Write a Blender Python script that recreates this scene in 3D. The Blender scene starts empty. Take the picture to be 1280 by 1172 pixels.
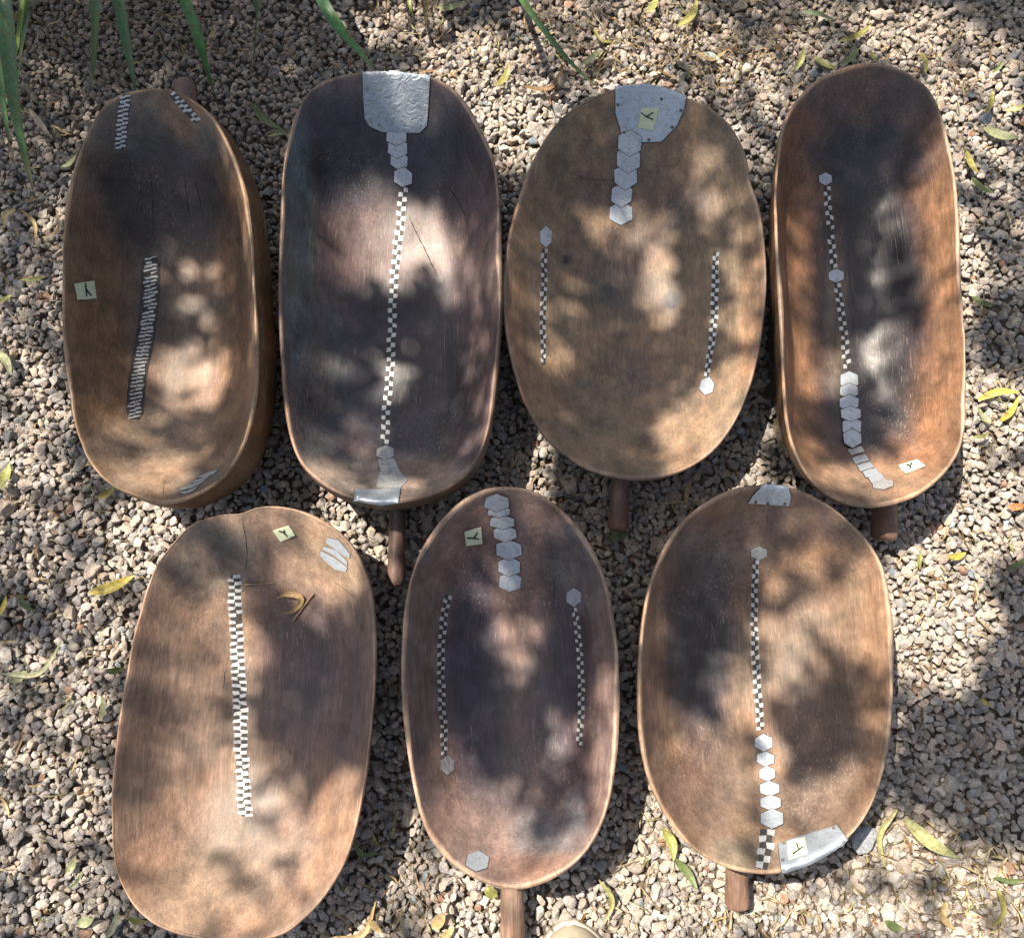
import bpy, bmesh, math, random
import numpy as np
from mathutils import Vector, Matrix
from mathutils.bvhtree import BVHTree
random.seed(7); rng = np.random.default_rng(7)
scene = bpy.context.scene
COL = scene.collection
PI = math.pi

# ------------------------------------------------------------------ camera
F = 1050.0; CX, CY = 640.0, 586.0
TH = math.radians(12); DIST = 1.35
CAM = Vector((0, -DIST*math.sin(TH), DIST*math.cos(TH)))
ROT = Matrix.Rotation(TH, 3, 'X')
cam = bpy.data.cameras.new('camera'); cam.sensor_width = 36; cam.lens = 36*F/1280
cam.clip_start = 0.05; cam.clip_end = 200
co = bpy.data.objects.new('camera', cam); COL.objects.link(co)
co.location = CAM; co.rotation_euler = (TH, 0, 0); scene.camera = co

def ray(px, py):
    return (ROT @ Vector(((px-CX)/F, -(py-CY)/F, -1.0))).normalized()
def on_plane(px, py, h=0.0, a=0.0, b=0.0, cx=0.0, cy=0.0):
    """point of the photograph's view on the plane z = h + a(x-cx) + b(y-cy)"""
    d = ray(px, py)
    den = d.z - a*d.x - b*d.y
    t = (h + a*(CAM.x-cx) + b*(CAM.y-cy) - CAM.z)/den
    return CAM + d*t
def to_px(p):
    q = ROT.transposed() @ (Vector(p)-CAM)
    return CX + F*q.x/-q.z, CY - F*q.y/-q.z
RT = np.array(ROT.transposed()); CAMN = np.array(CAM)
def to_px_np(P):
    q = (P-CAMN) @ RT.T
    return CX + F*q[:, 0]/-q[:, 2], CY - F*q[:, 1]/-q[:, 2]
def mm(px_width):            # pixel width -> metres near the ground
    return px_width*DIST/F

SUN = Vector((-0.40, 0.30, 0.87)).normalized()   # towards the sun

# ------------------------------------------------------------------ materials
def new_mat(name):
    m = bpy.data.materials.new(name); m.use_nodes = True
    nt = m.node_tree; nt.nodes.clear()
    out = nt.nodes.new('ShaderNodeOutputMaterial'); b = nt.nodes.new('ShaderNodeBsdfPrincipled')
    nt.links.new(b.outputs[0], out.inputs[0])
    return m, nt, b
def coords(nt, scale=(1, 1, 1), rot=(0, 0, 0)):
    tc = nt.nodes.new('ShaderNodeTexCoord'); mp = nt.nodes.new('ShaderNodeMapping')
    mp.inputs['Scale'].default_value = scale; mp.inputs['Rotation'].default_value = rot
    nt.links.new(tc.outputs['Object'], mp.inputs[0]); return mp.outputs[0]
def noise(nt, vec, scale, detail=4, rough=.55, dist=0):
    n = nt.nodes.new('ShaderNodeTexNoise'); n.inputs['Scale'].default_value = scale
    n.inputs['Detail'].default_value = detail; n.inputs['Roughness'].default_value = rough
    n.inputs['Distortion'].default_value = dist
    nt.links.new(vec, n.inputs['Vector']); return n.outputs['Fac']
def remap(nt, v, a, b, c, d):
    n = nt.nodes.new('ShaderNodeMapRange'); n.clamp = True
    for i, x in enumerate((a, b, c, d)): n.inputs[i+1].default_value = x
    nt.links.new(v, n.inputs[0]); return n.outputs[0]
def math_(nt, op, a, b):
    n = nt.nodes.new('ShaderNodeMath'); n.operation = op
    for i, x in enumerate((a, b)):
        if isinstance(x, (int, float)): n.inputs[i].default_value = x
        else: nt.links.new(x, n.inputs[i])
    return n.outputs[0]
def mixc(nt, mode, fac, a, b):
    n = nt.nodes.new('ShaderNodeMix'); n.data_type = 'RGBA'; n.blend_type = mode
    for i, x in ((0, fac), (6, a), (7, b)):
        if isinstance(x, (int, float)): n.inputs[i].default_value = x
        elif isinstance(x, tuple): n.inputs[i].default_value = (*x, 1)
        else: nt.links.new(x, n.inputs[i])
    return n.outputs[2]
def scale_col(nt, col, v):
    n = nt.nodes.new('ShaderNodeVectorMath'); n.operation = 'SCALE'
    nt.links.new(col, n.inputs[0]); nt.links.new(v, n.inputs['Scale']); return n.outputs[0]
def attr(nt, name):
    n = nt.nodes.new('ShaderNodeAttribute'); n.attribute_name = name; return n.outputs['Color']
def bump(nt, b, h, strength, dist=.001):
    n = nt.nodes.new('ShaderNodeBump'); n.inputs['Strength'].default_value = strength
    n.inputs['Distance'].default_value = dist
    nt.links.new(h, n.inputs['Height']); nt.links.new(n.outputs[0], b.inputs['Normal'])

def wood_mat(name, seed, rough=.42, scratch=.5):
    m, nt, b = new_mat(name)
    base = attr(nt, 'tint')
    v1 = coords(nt, (1, .07, 1), (0, 0, seed*.05))
    grain = noise(nt, v1, 260, 5, .65)
    grain2 = noise(nt, coords(nt, (1, .16, 1)), 60, 4, .6, .6)
    fine = noise(nt, coords(nt, (1, .045, 1), (0, 0, seed*.04)), 820, 3, .6)
    mott = noise(nt, coords(nt), 14+seed, 6, .62)
    blot = noise(nt, coords(nt), 45, 5, .7)
    fac = math_(nt, 'MULTIPLY', remap(nt, grain, .3, .7, .80, 1.18), remap(nt, grain2, .3, .72, .76, 1.2))
    fac = math_(nt, 'MULTIPLY', fac, remap(nt, mott, .3, .72, .58, 1.42))
    fac = math_(nt, 'MULTIPLY', fac, remap(nt, blot, .32, .7, .78, 1.22))
    fac = math_(nt, 'MULTIPLY', fac, remap(nt, fine, .32, .68, .74, 1.26))
    col = scale_col(nt, base, fac)
    warm = noise(nt, coords(nt), 9, 4, .6)
    col = mixc(nt, 'MULTIPLY', remap(nt, warm, .45, .65, 0, .65), col, (1.12, .93, .80))
    # fine pale scratches in two directions
    s1 = noise(nt, coords(nt, (1, .010, 1), (0, 0, .35+seed*.3)), 420, 1, .5)
    s2 = noise(nt, coords(nt, (1, .012, 1), (0, 0, -.6+seed*.2)), 380, 1, .5)
    gate = remap(nt, noise(nt, coords(nt), 11, 2), .45, .6, 0, 1)
    sc = math_(nt, 'ADD', remap(nt, s1, .68, .72, 0, 1), remap(nt, s2, .68, .72, 0, 1))
    sc = math_(nt, 'MULTIPLY', math_(nt, 'MULTIPLY', sc, gate), scratch*.7)
    sc3 = noise(nt, coords(nt, (1, .012, 1), (0, 0, 1.2+seed*.37)), 400, 1, .5)
    sc = math_(nt, 'MAXIMUM', sc, math_(nt, 'MULTIPLY', remap(nt, sc3, .70, .74, 0, scratch*.8), gate))
    col = mixc(nt, 'MIX', sc, col, (.30, .225, .175))
    # dark worm specks
    pits = remap(nt, noise(nt, coords(nt), 190, 2, .5), .74, .80, 0, .7)
    col = mixc(nt, 'MIX', pits, col, (.015, .012, .01))
    # greyish dust film
    dust = remap(nt, noise(nt, coords(nt), 22, 7, .75), .55, .80, 0, .16)
    col = mixc(nt, 'MIX', dust, col, (.21, .17, .145))
    nt.links.new(col, b.inputs['Base Color'])
    lum = nt.nodes.new('ShaderNodeRGBToBW'); nt.links.new(base, lum.inputs[0])
    ro = math_(nt, 'ADD', remap(nt, blot, .3, .7, -.06, .12), remap(nt, lum.outputs[0], .02, .13, rough+.05, rough+.10))
    nt.links.new(ro, b.inputs['Roughness'])
    b.inputs['Specular IOR Level'].default_value = .45
    b.inputs['Coat Weight'].default_value = .14; b.inputs['Coat Roughness'].default_value = .46
    h = math_(nt, 'ADD', math_(nt, 'ADD', math_(nt, 'MULTIPLY', grain, .55), math_(nt, 'MULTIPLY', fine, .3)), math_(nt, 'MULTIPLY', noise(nt, coords(nt), 30, 4), 1.3))
    bump(nt, b, h, .5, .0012)
    return m

def metal_mat(name, col=(.62, .645, .67), rough=.42, hammered=0, metallic=.72, dirt=.5):
    m, nt, b = new_mat(name)
    n1 = noise(nt, coords(nt), 150, 5, .7); n2 = noise(nt, coords(nt), 500, 3)
    c = mixc(nt, 'MIX', remap(nt, n1, .5, .72, 0, dirt), col, (.17, .165, .16))
    c = mixc(nt, 'MIX', remap(nt, n2, .62, .72, 0, .55), c, (.10, .10, .10))
    nt.links.new(c, b.inputs['Base Color'])
    nt.links.new(remap(nt, n1, .3, .7, rough-.1, rough+.14), b.inputs['Roughness'])
    b.inputs['Metallic'].default_value = metallic
    if hammered:
        v = noise(nt, coords(nt), 60, 3, .55, 1.6); bump(nt, b, v, hammered, .005)
    else:
        bump(nt, b, noise(nt, coords(nt), 150, 3), .35, .0012)
    return m

def plain_mat(name, col, rough=.7, var=.25, scale=80, bmp=.2, spec=.4):
    m, nt, b = new_mat(name)
    n = noise(nt, coords(nt), scale, 5, .6)
    rgb = nt.nodes.new('ShaderNodeRGB'); rgb.outputs[0].default_value = (*col, 1)
    nt.links.new(scale_col(nt, rgb.outputs[0], remap(nt, n, .3, .7, 1-var, 1+var)), b.inputs['Base Color'])
    b.inputs['Roughness'].default_value = rough; b.inputs['Specular IOR Level'].default_value = spec
    if bmp: bump(nt, b, n, bmp, .001)
    return m

def leaf_mat(name, rough=.5, transl=.25):
    m, nt, b = new_mat(name)
    base = attr(nt, 'tint')
    n = noise(nt, coords(nt), 180, 5, .65)
    c = scale_col(nt, base, remap(nt, n, .3, .7, .62, 1.35))
    sp = remap(nt, noise(nt, coords(nt), 110, 4, .65), .54, .66, 0, .75)
    c = mixc(nt, 'MIX', sp, c, (.13, .075, .03))
    nt.links.new(c, b.inputs['Base Color']); b.inputs['Roughness'].default_value = rough
    tr = nt.nodes.new('ShaderNodeBsdfTranslucent'); mx = nt.nodes.new('ShaderNodeMixShader')
    nt.links.new(c, tr.inputs[0]); mx.inputs[0].default_value = transl
    out = [x for x in nt.nodes if x.type == 'OUTPUT_MATERIAL'][0]
    nt.links.new(b.outputs[0], mx.inputs[1]); nt.links.new(tr.outputs[0], mx.inputs[2])
    nt.links.new(mx.outputs[0], out.inputs[0])
    bump(nt, b, noise(nt, coords(nt), 240, 3), .3, .0006)
    return m

M_METAL = metal_mat('aluminium_plate', (.43, .48, .53), rough=.46, dirt=.65)
M_HAMMER = metal_mat('hammered_aluminium', (.33, .375, .42), .5, .65, .6, .7)
M_STUD = metal_mat('aluminium_stud', (.42, .46, .50), .46, .16, .6, .6)
M_DULL = metal_mat('dull_aluminium', (.40, .40, .39), .5, .4, .6, .8)
M_TILE = metal_mat('inlay_tile', (.53, .54, .54), .5, 0, .4, .9)
M_RESIN = plain_mat('inlay_black', (.042, .038, .036), .6, .4, 200, .3)
M_PAPER = plain_mat('tag_paper', (.50, .545, .37), .85, .08, 120, .15)
M_INK = plain_mat('marker_ink', (.012, .013, .012), .6, .2, 100, 0)
M_NAIL = plain_mat('nail_iron', (.10, .085, .08), .55, .3, 300, .3)
M_CRACK = plain_mat('crack_dark', (.018, .013, .011), .9, .3, 90, 0)
M_LEAF = leaf_mat('leaf'); M_BLADE = leaf_mat('blade', .42, .15)

# ------------------------------------------------------------------ object helpers
def props(o, label=None, cat=None, group=None, kind=None):
    if label: o['label'] = label
    if cat: o['category'] = cat
    if group: o['group'] = group
    if kind: o['kind'] = kind
    return o
def empty(name, loc, **k):
    o = bpy.data.objects.new(name, None); o.empty_display_size = .05
    COL.objects.link(o); o.location = loc; return props(o, **k)
def mesh_obj(name, verts, faces, mats, parent=None, origin=None, smooth=True, tint=None, mat_idx=None):
    """verts are world points; the mesh is stored relative to its parent (or to `origin`)"""
    off = Vector(parent.get('_o', (0, 0, 0))) if parent is not None else Vector(origin if origin is not None else (0, 0, 0))
    V = np.array([tuple(v) for v in verts], dtype=np.float64) - np.array(off)
    me = bpy.data.meshes.new(name); me.from_pydata(V.tolist(), [], faces)
    for m in (mats if isinstance(mats, (list, tuple)) else [mats]): me.materials.append(m)
    if smooth: me.polygons.foreach_set('use_smooth', [True]*len(me.polygons))
    if mat_idx is not None: me.polygons.foreach_set('material_index', mat_idx)
    if tint is not None:
        a = me.color_attributes.new('tint', 'FLOAT_COLOR', 'POINT')
        T = np.ones((len(V), 4)); T[:, :3] = tint
        a.data.foreach_set('color', T.astype(np.float32).ravel())
    me.update()
    o = bpy.data.objects.new(name, me); COL.objects.link(o)
    if parent is not None: o.parent = parent
    else: o.location = off
    return o
ORIG = {}
def root_of(name, loc, **k):
    r = empty(name, loc, **k); r['_o'] = tuple(loc); ROOTS.append(r); return r
ROOTS = []
def child_of_part(o, part, root):
    """second level: re-parent a mesh of the thing to one of its parts (parts sit at their thing's origin)"""
    o.parent = part; return o

def closed_spline(pts, n):
    P = np.array(pts, float); m = len(P); out = []
    for i in range(m):
        p0, p1, p2, p3 = P[i-1], P[i], P[(i+1) % m], P[(i+2) % m]
        # centripetal-like tension
        for t in np.linspace(0, 1, 12, endpoint=False):
            out.append(.5*((2*p1)+(-p0+p2)*t+(2*p0-5*p1+4*p2-p3)*t*t+(-p0+3*p1-3*p2+p3)*t**3))
    out = np.array(out); d = np.linalg.norm(np.roll(out, -1, 0)-out, axis=1); s = np.concatenate([[0], np.cumsum(d)])
    oo = np.vstack([out, out[:1]])
    q = np.linspace(0, s[-1], n, endpoint=False)
    res = np.stack([np.interp(q, s, oo[:, k]) for k in range(2)], 1)
    for _ in range(2): res = .25*np.roll(res, 1, 0)+.5*res+.25*np.roll(res, -1, 0)
    return res
def open_spline(pts, step):
    P = [np.array(p, float) for p in pts]; P = [2*P[0]-P[1]]+P+[2*P[-1]-P[-2]]
    out = []
    for i in range(1, len(P)-2):
        p0, p1, p2, p3 = P[i-1:i+3]
        for t in np.linspace(0, 1, 16, endpoint=False):
            out.append(.5*((2*p1)+(-p0+p2)*t+(2*p0-5*p1+4*p2-p3)*t*t+(-p0+3*p1-3*p2+p3)*t**3))
    out.append(P[-2]); out = np.array(out)
    s = np.concatenate([[0], np.cumsum(np.linalg.norm(np.diff(out[:, :2], axis=0), axis=1))])
    n = max(2, int(round(s[-1]/step))+1); q = np.linspace(0, s[-1], n)
    return np.stack([np.interp(q, s, out[:, k]) for k in range(out.shape[1])], 1)

# ------------------------------------------------------------------ bowls
N = 200
BOWLS = {}
def fbm1(n, amp, k0, seed):
    r = np.random.default_rng(seed); a = np.linspace(0, 2*PI, n, endpoint=False); y = np.zeros(n)
    for k in range(k0, k0*6):
        y += np.cos(k*a+r.uniform(0, 6.28))*r.normal()/k
    return amp*y/np.abs(y).max()

def build_bowl(key, name, label, outline, h, tilt, D, p, lip, base, stains, outer_f, outer_tint, lip_tint, seed, handle=None, rough=.42, scratch=.6, handle_tint=None, shift=(0, 0)):
    px = closed_spline(outline, N)
    c_px = px.mean(0); c0 = on_plane(c_px[0], c_px[1], h)
    a, b = tilt
    O = np.array([on_plane(x, y, h, a, b, c0.x, c0.y) for x, y in px])
    C = O.mean(0); zc = C[2]
    root = root_of(name, (C[0], C[1], 0.0), label=label, cat='wooden bowl', group='carved wooden bowls laid out on the gravel')
    wav = fbm1(N, .0022, 2, seed)+fbm1(N, .0007, 9, seed+31); thick = .66*lip*(1+fbm1(N, .42, 3, seed+50))
    nk = np.random.default_rng(seed+400)
    for _ in range(5):                                # nicks knocked out of the lip
        c_ = nk.integers(0, N); d_ = (np.arange(N)-c_+N//2) % N-N//2; wav = wav-nk.uniform(.0012, .003)*np.exp(-(d_/nk.uniform(.8, 2.2))**2)
    rimz = O[:, 2]+wav
    dirs = O[:, :2]-C[:2]; L = np.linalg.norm(dirs, axis=1)
    nx = np.roll(O[:, :2], -1, 0)-np.roll(O[:, :2], 1, 0); nx = np.stack([nx[:, 1], -nx[:, 0]], 1); nx /= np.linalg.norm(nx, axis=1)[:, None]
    if (nx*dirs).sum() < 0: nx = -nx
    I = O[:, :2]-nx*thick[:, None]
    plane = lambda xy: h+a*(xy[:, 0]-c0.x)+b*(xy[:, 1]-c0.y)
    # --- interior rings + exterior rings: the body
    rings = []; S = np.concatenate([1-(np.linspace(0, 1, 34)**1.35)*.94])
    rr = np.random.default_rng(seed+9); ph = rr.uniform(0, 6.28, 8)
    for i, s in enumerate(S):
        xy = C[:2]+s*(I-C[:2])
        lump = .0016*(np.sin(xy[:, 0]*38+ph[0])*np.sin(xy[:, 1]*31+ph[1])+.6*np.sin(xy[:, 0]*71+xy[:, 1]*23+ph[2])+.5*np.sin(xy[:, 1]*64-xy[:, 0]*40+ph[3]))
        z = plane(xy)-D*(1-s**p) + (1-s**10)*lump + wav*s**6
        if i == 0: z = rimz-.0008
        rings.append(np.column_stack([xy, z]))
    n_in = len(rings)
    verts = list(np.vstack(rings)); faces = []
    for r in range(n_in-1):
        for k in range(N):
            k2 = (k+1) % N
            faces.append((r*N+k, r*N+k2, (r+1)*N+k2, (r+1)*N+k))
    cz = plane(C[None, :2])[0]-D; verts.append(np.array([C[0], C[1], cz])); ci = len(verts)-1
    for k in range(N): faces.append(((n_in-1)*N+k, (n_in-1)*N+(k+1) % N, ci))
    # exterior
    start = len(verts); zb = .010; nout = 18
    dd = np.linspace(0, 1, nout)
    for d in dd:
        f = np.interp(d, [q[0] for q in outer_f], [q[1] for q in outer_f])
        xy = C[:2]+f*(O[:, :2]-C[:2])+np.array(shift)*math.sin(PI*min(1, d*1.3))**2; z = (rimz-.0012)*(1-d)+zb*d
        z = z + .001*np.sin(np.linspace(0, 2*PI, N)*9+d*7)*(d > 0)
        verts += list(np.column_stack([xy, z]))
    for r in range(nout-1):
        for k in range(N):
            k2 = (k+1) % N; A = start+r*N
            faces.append((A+k2, A+k, A+N+k, A+N+k2))
    faces.append(tuple(start+(nout-1)*N+k for k in range(N)))
    V = np.array(verts)
    # --- albedo per vertex: wood colour, patina and stains
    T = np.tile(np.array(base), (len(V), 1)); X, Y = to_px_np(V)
    jit = 9*np.sin(X*.021-Y*.017+ph[7])+14*np.sin(X*.05+ph[4])*np.sin(Y*.043+ph[5])+8*np.sin(X*.11-Y*.09+ph[6])
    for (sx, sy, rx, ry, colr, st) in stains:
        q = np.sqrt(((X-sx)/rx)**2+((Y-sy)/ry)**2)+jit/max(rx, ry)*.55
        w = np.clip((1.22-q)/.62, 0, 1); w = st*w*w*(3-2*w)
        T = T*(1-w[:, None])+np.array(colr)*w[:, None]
    T = T*np.array({'long': (.94, .98, 1.05), 'warped': (.94, .97, 1.0), 'right': (.90, .97, 1.08), 'deep': (.92, .97, 1.08), 'oval': (.92, .97, 1.08)}.get(key, (.86, .96, 1.16))); T[start:] = np.array(outer_tint)
    # top of the wall: worn lip colour, toned down as painted shade inside the rim
    T[:N] = T[:N]*.7+np.array(lip_tint)*.2
    wm = wood_mat('wood_'+key, seed, rough, scratch)
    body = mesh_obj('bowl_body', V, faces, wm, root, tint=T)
    # --- rim
    rv = []; arc = 9
    for j in range(arc):
        t = j/(arc-1); xy = I+(O[:, :2]-I)*t
        z = rimz+.0022*np.sin(PI*t)-.0008*(1-t)-.0012*t
        rv += list(np.column_stack([xy, z]))
    rf = []
    for r in range(arc-1):
        for k in range(N):
            k2 = (k+1) % N; rf.append((r*N+k2, r*N+k, (r+1)*N+k, (r+1)*N+k2))
    lt = .88*np.tile(np.array(lip_tint)*np.array((.96, 1, 1.06)), (len(rv), 1))*(1+np.tile(fbm1(N, .35, 3, seed+3), arc)[:, None])  # pale worn lip, its tint raised to look like a lit edge
    mesh_obj('rim', rv, rf, wm, root, tint=np.clip(lt, .01, 1))
    bv = BVHTree.FromPolygons([tuple(v) for v in V]+[tuple(v) for v in rv], [tuple(f) for f in faces[:-1]]+[tuple(i+len(V) for i in f) for f in rf])
    # --- handle: a peg carved out of the end of the bowl
    if handle:
        (x0, y0), (x1, y1), wpx, z0, z1 = handle
        A = on_plane(x0, y0, z0); B = on_plane(x1, y1, z1)
        ax = (B-A).normalized(); r0 = .5*wpx*(CAM-B).length/F
        side = ax.cross(Vector((0, 0, 1))).normalized(); up = side.cross(ax)
        hv, hf = [], []; prof = [(0, 1.5), (.08, 1.2), (.16, 1.05), (.3, .97), (.5, .96), (.7, 1.0), (.86, 1.04), (.93, 1.03), (.97, .95), (.99, .8), (1, .45)]
        m = 28; prng = np.random.default_rng(seed+77)
        for t, f in prof:
            for k in range(m):
                an = 2*PI*k/m; rr_ = r0*f*(1+.03*math.sin(3*an+t*5)+.02*math.sin(7*an-t*9))
                hv.append(A+(B-A)*t+side*math.cos(an)*rr_+up*math.sin(an)*rr_)
        for r in range(len(prof)-1):
            for k in range(m): hf.append((r*m+k, r*m+(k+1) % m, (r+1)*m+(k+1) % m, (r+1)*m+k))
        hf.append(tuple((len(prof)-1)*m+k for k in range(m)))
        mesh_obj('handle', hv, hf, wm, root, tint=np.tile(np.array(handle_tint or (.12, .07, .055)), (len(hv), 1)))
    B_ = dict(root=root, bvh=bv, h=h, C=Vector(C), O=O, a=a, b=b, c0=c0, body=body)
    BOWLS[key] = B_
    return B_

def hit(B, px, py, off):
    d = ray(px, py); loc, nor, _, _ = B['bvh'].ray_cast(CAM, d)
    if loc is None or (loc.z < B['h']-.14):
        q = on_plane(px, py, B['h'], B['a'], B['b'], B['c0'].x, B['c0'].y)
        loc, nor, _, _ = B['bvh'].find_nearest(q)
        loc = Vector((q.x, q.y, loc.z if (loc-q).length < .02 else q.z)); nor = Vector((0, 0, 1))
    if nor.dot(d) > 0: nor = -nor
    return loc+nor*off

def plate_geo(B, poly, off, skirt=.0011, rings=5, sub=5, round_px=0, bed=1.3):
    P = [np.array(p, float) for p in poly]
    if round_px: # soften corners
        Q = []
        for i, p in enumerate(P):
            for q in (P[i-1], P[(i+1) % len(P)]):
                d = q-p; l = np.linalg.norm(d); Q.append(p+d*min(round_px/l, .45))
        P = Q
    edge = []
    for i in range(len(P)):
        a, b = P[i], P[(i+1) % len(P)]
        n = max(1, min(sub, int(np.linalg.norm(b-a)/4)+1))
        for t in range(n): edge.append(a+(b-a)*t/n)
    E = np.array(edge); c = E.mean(0); m = len(E)
    v = [hit(B, *c, off)]; f = []
    for r in range(1, rings+1):
        for e in E:
            q = c+(e-c)*r/rings
            v.append(hit(B, q[0], q[1], off*(1 if r < rings else .85)))
    for k in range(m): f.append((0, 1+(k+1) % m, 1+k))
    for r in range(rings-1):
        a = 1+r*m
        for k in range(m): f.append((a+k, a+(k+1) % m, a+m+(k+1) % m, a+m+k))
    a = 1+(rings-1)*m; s = len(v)
    for e in E:
        g = (e-c)/max(np.linalg.norm(e-c), 1e-6)*bed; v.append(hit(B, e[0]+g[0], e[1]+g[1], off-skirt))
    for k in range(m): f.append((a+k, a+(k+1) % m, s+(k+1) % m, s+k))
    return v, f
def plate(B, name, poly, mat, off=.0012, label=None, round_px=0, skirt=.0015, bed=.8):
    rings = 16 if name == 'rim_patch' else 5
    v, f = plate_geo(B, poly, off, skirt, rings=rings, sub=9 if rings > 5 else 5, round_px=round_px, bed=bed)
    m = len(f)//(rings+1)                       # the last ring of faces is a black bed, its dark outline painted in for a shadow line
    o = mesh_obj(name, v, f, [mat, M_RESIN], B['root'], smooth=False, mat_idx=[0]*(len(f)-m)+[1]*m)
    if label: o['label'] = label
    # smooth the face, crisp edge
    n = len(o.data.polygons); m = [True]*n
    o.data.polygons.foreach_set('use_smooth', m)
    if hasattr(o.data, 'set_sharp_from_angle'): o.data.set_sharp_from_angle(angle=math.radians(35))
    return o
def hexagon(cx, cy, w, h, rot=0, j=.06):
    out = []
    for k in range(6):
        an = PI/2+k*PI/3; x = math.cos(an)/math.cos(PI/6)*w/2; y = math.sin(an)*h/2
        x *= 1+random.uniform(-j, j); y *= 1+random.uniform(-j, j)
        out.append((cx+x*math.cos(rot)-y*math.sin(rot), cy+x*math.sin(rot)+y*math.cos(rot)))
    return out
def nails(B, part, pts, r=2.2, off=.0030):
    for x, y in pts:
        poly = [(x+r*math.cos(k*PI/4), y+r*math.sin(k*PI/4)) for k in range(8)]
        v, f = plate_geo(B, poly, off, .0012, rings=2, sub=1, bed=.3)
        n = mesh_obj('nail', v, f, M_NAIL, B['root']); child_of_part(n, part, B['root'])
def studs(B, items, mat=None, order=1, off0=.0012):
    for i, it in enumerate(items):
        cx, cy, w, h = it[:4]; rot = it[4] if len(it) > 4 else 0
        m = it[5] if len(it) > 5 else (mat or M_STUD)
        plate(B, 'hexagon_stud', hexagon(cx, cy, w, h, rot), m, off0+.00045*i, skirt=.0015 if i == 0 else .00028, bed=.75)
def strip(B, path, width, pitch, cols=2, band=0, jitter=.12, fill=.8, slant=0, ragged=.05, label=None):
    jitter = jitter*1.35+.04; sway = random.uniform(0, 6)
    """a checkered inlay: black band with rows of pale tiles let into the floor of the bowl"""
    S = open_spline(path, 2.0); v, f, mi = [], [], []
    W = S[:, 2]*.5 if S.shape[1] > 2 else np.full(len(S), width*.5)
    T = np.gradient(S[:, :2], axis=0); T /= np.linalg.norm(T, axis=1)[:, None]; Nn = np.stack([-T[:, 1], T[:, 0]], 1)
    def P(s, u):
        i = min(max(s/2.0, 0), len(S)-1.001); k = int(i); t = i-k
        return (S[k, :2]*(1-t)+S[k+1, :2]*t)+(Nn[k]*(1-t)+Nn[k+1]*t)*u*(W[k]*(1-t)+W[k+1]*t)
    Ltot = (len(S)-1)*2.0
    wide = 1+band
    us = np.linspace(-wide, wide, 5); n = len(S)
    for k in range(n):
        taper = min(1, .55+.45*min(k, n-1-k)/4) if band else 1
        for u in us:
            q = S[k, :2]+Nn[k]*u*W[k]*taper; v.append(hit(B, q[0], q[1], .0004 if abs(u) < wide*.99 else -.0004))
    for k in range(n-1):
        for j in range(4):
            a = k*5+j; f.append((a, a+1, a+6, a+5)); mi.append(0)
    s = 0; row = 0
    while s+pitch*.5 < Ltot:
        for c in range(cols):
            if (c+row) % 2: continue
            if random.random() < ragged*.12: continue
            u0 = -1+2*c/cols; u1 = u0+2/cols; um = (u0+u1)/2; hw = (u1-u0)/2*(fill+.14)
            sm = s+pitch*.5; hs = pitch*.5*fill*1.12
            quad = []; tilt_ = random.uniform(-1, 1)*jitter*pitch*.5
            for du, ds in ((-1, -1), (1, -1), (1, 1), (-1, 1)):
                uu = um+.10*math.sin(row*.9+sway)+du*hw*(1+random.uniform(-jitter, jitter)); ss = sm+ds*hs*(1+random.uniform(-jitter, jitter))+(slant+tilt_)*du
                quad.append(P(ss, uu))
            cc = sum(quad)/4; b = len(v)
            for q in quad: v.append(hit(B, q[0], q[1], .0009))
            for q in quad:
                q2 = cc+(q-cc)*1.03; v.append(hit(B, q2[0], q2[1], .0001))
            f.append((b, b+1, b+2, b+3)); mi.append(1)
            for k in range(4): f.append((b+k, b+4+k, b+4+(k+1) % 4, b+(k+1) % 4)); mi.append(1)
        s += pitch; row += 1
    o = mesh_obj('checkered_inlay', v, f, [M_RESIN, M_TILE], B['root'], smooth=False, mat_idx=mi)
    if label: o['label'] = label
    return o
def tag(B, poly, strokes, off=.0012):
    v, f = plate_geo(B, poly, off+.0006, .0007, rings=3, bed=.1)
    for _ in range(2):                   # corners curl up a little
        q = random.randrange(len(v)//4*3, len(v)); c_ = Vector(v[q]); up_ = random.uniform(.001, .003)
        for i_ in range(1, len(v)):
            g_ = math.exp(-((Vector(v[i_])-c_).length/.006)**2); v[i_] = Vector(v[i_])+Vector((0, 0, up_*g_))
    t = mesh_obj('paper_tag', v, f, M_PAPER, B['root'], smooth=False)
    for st in strokes:                                         # the hand-written Y
        pass
    v, f = [], []
    for st in strokes:
        S = open_spline([(*p, 0) for p in st], 1.0)[:, :2]; T = np.gradient(S, axis=0); T /= np.linalg.norm(T, axis=1)[:, None]
        b = len(v)
        for k, q in enumerate(S):
            nn = np.array((-T[k, 1], T[k, 0])); w = .95*(1-.25*k/len(S))
            for s in (-w, w): v.append(hit(B, q[0]+nn[0]*s, q[1]+nn[1]*s, off+.0016+.00012*strokes.index(st)))
        for k in range(len(S)-1): f.append((b+2*k, b+2*k+1, b+2*k+3, b+2*k+2))
    w = mesh_obj('written_mark', v, f, M_INK, B['root'], smooth=False); child_of_part(w, t, B['root'])
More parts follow.
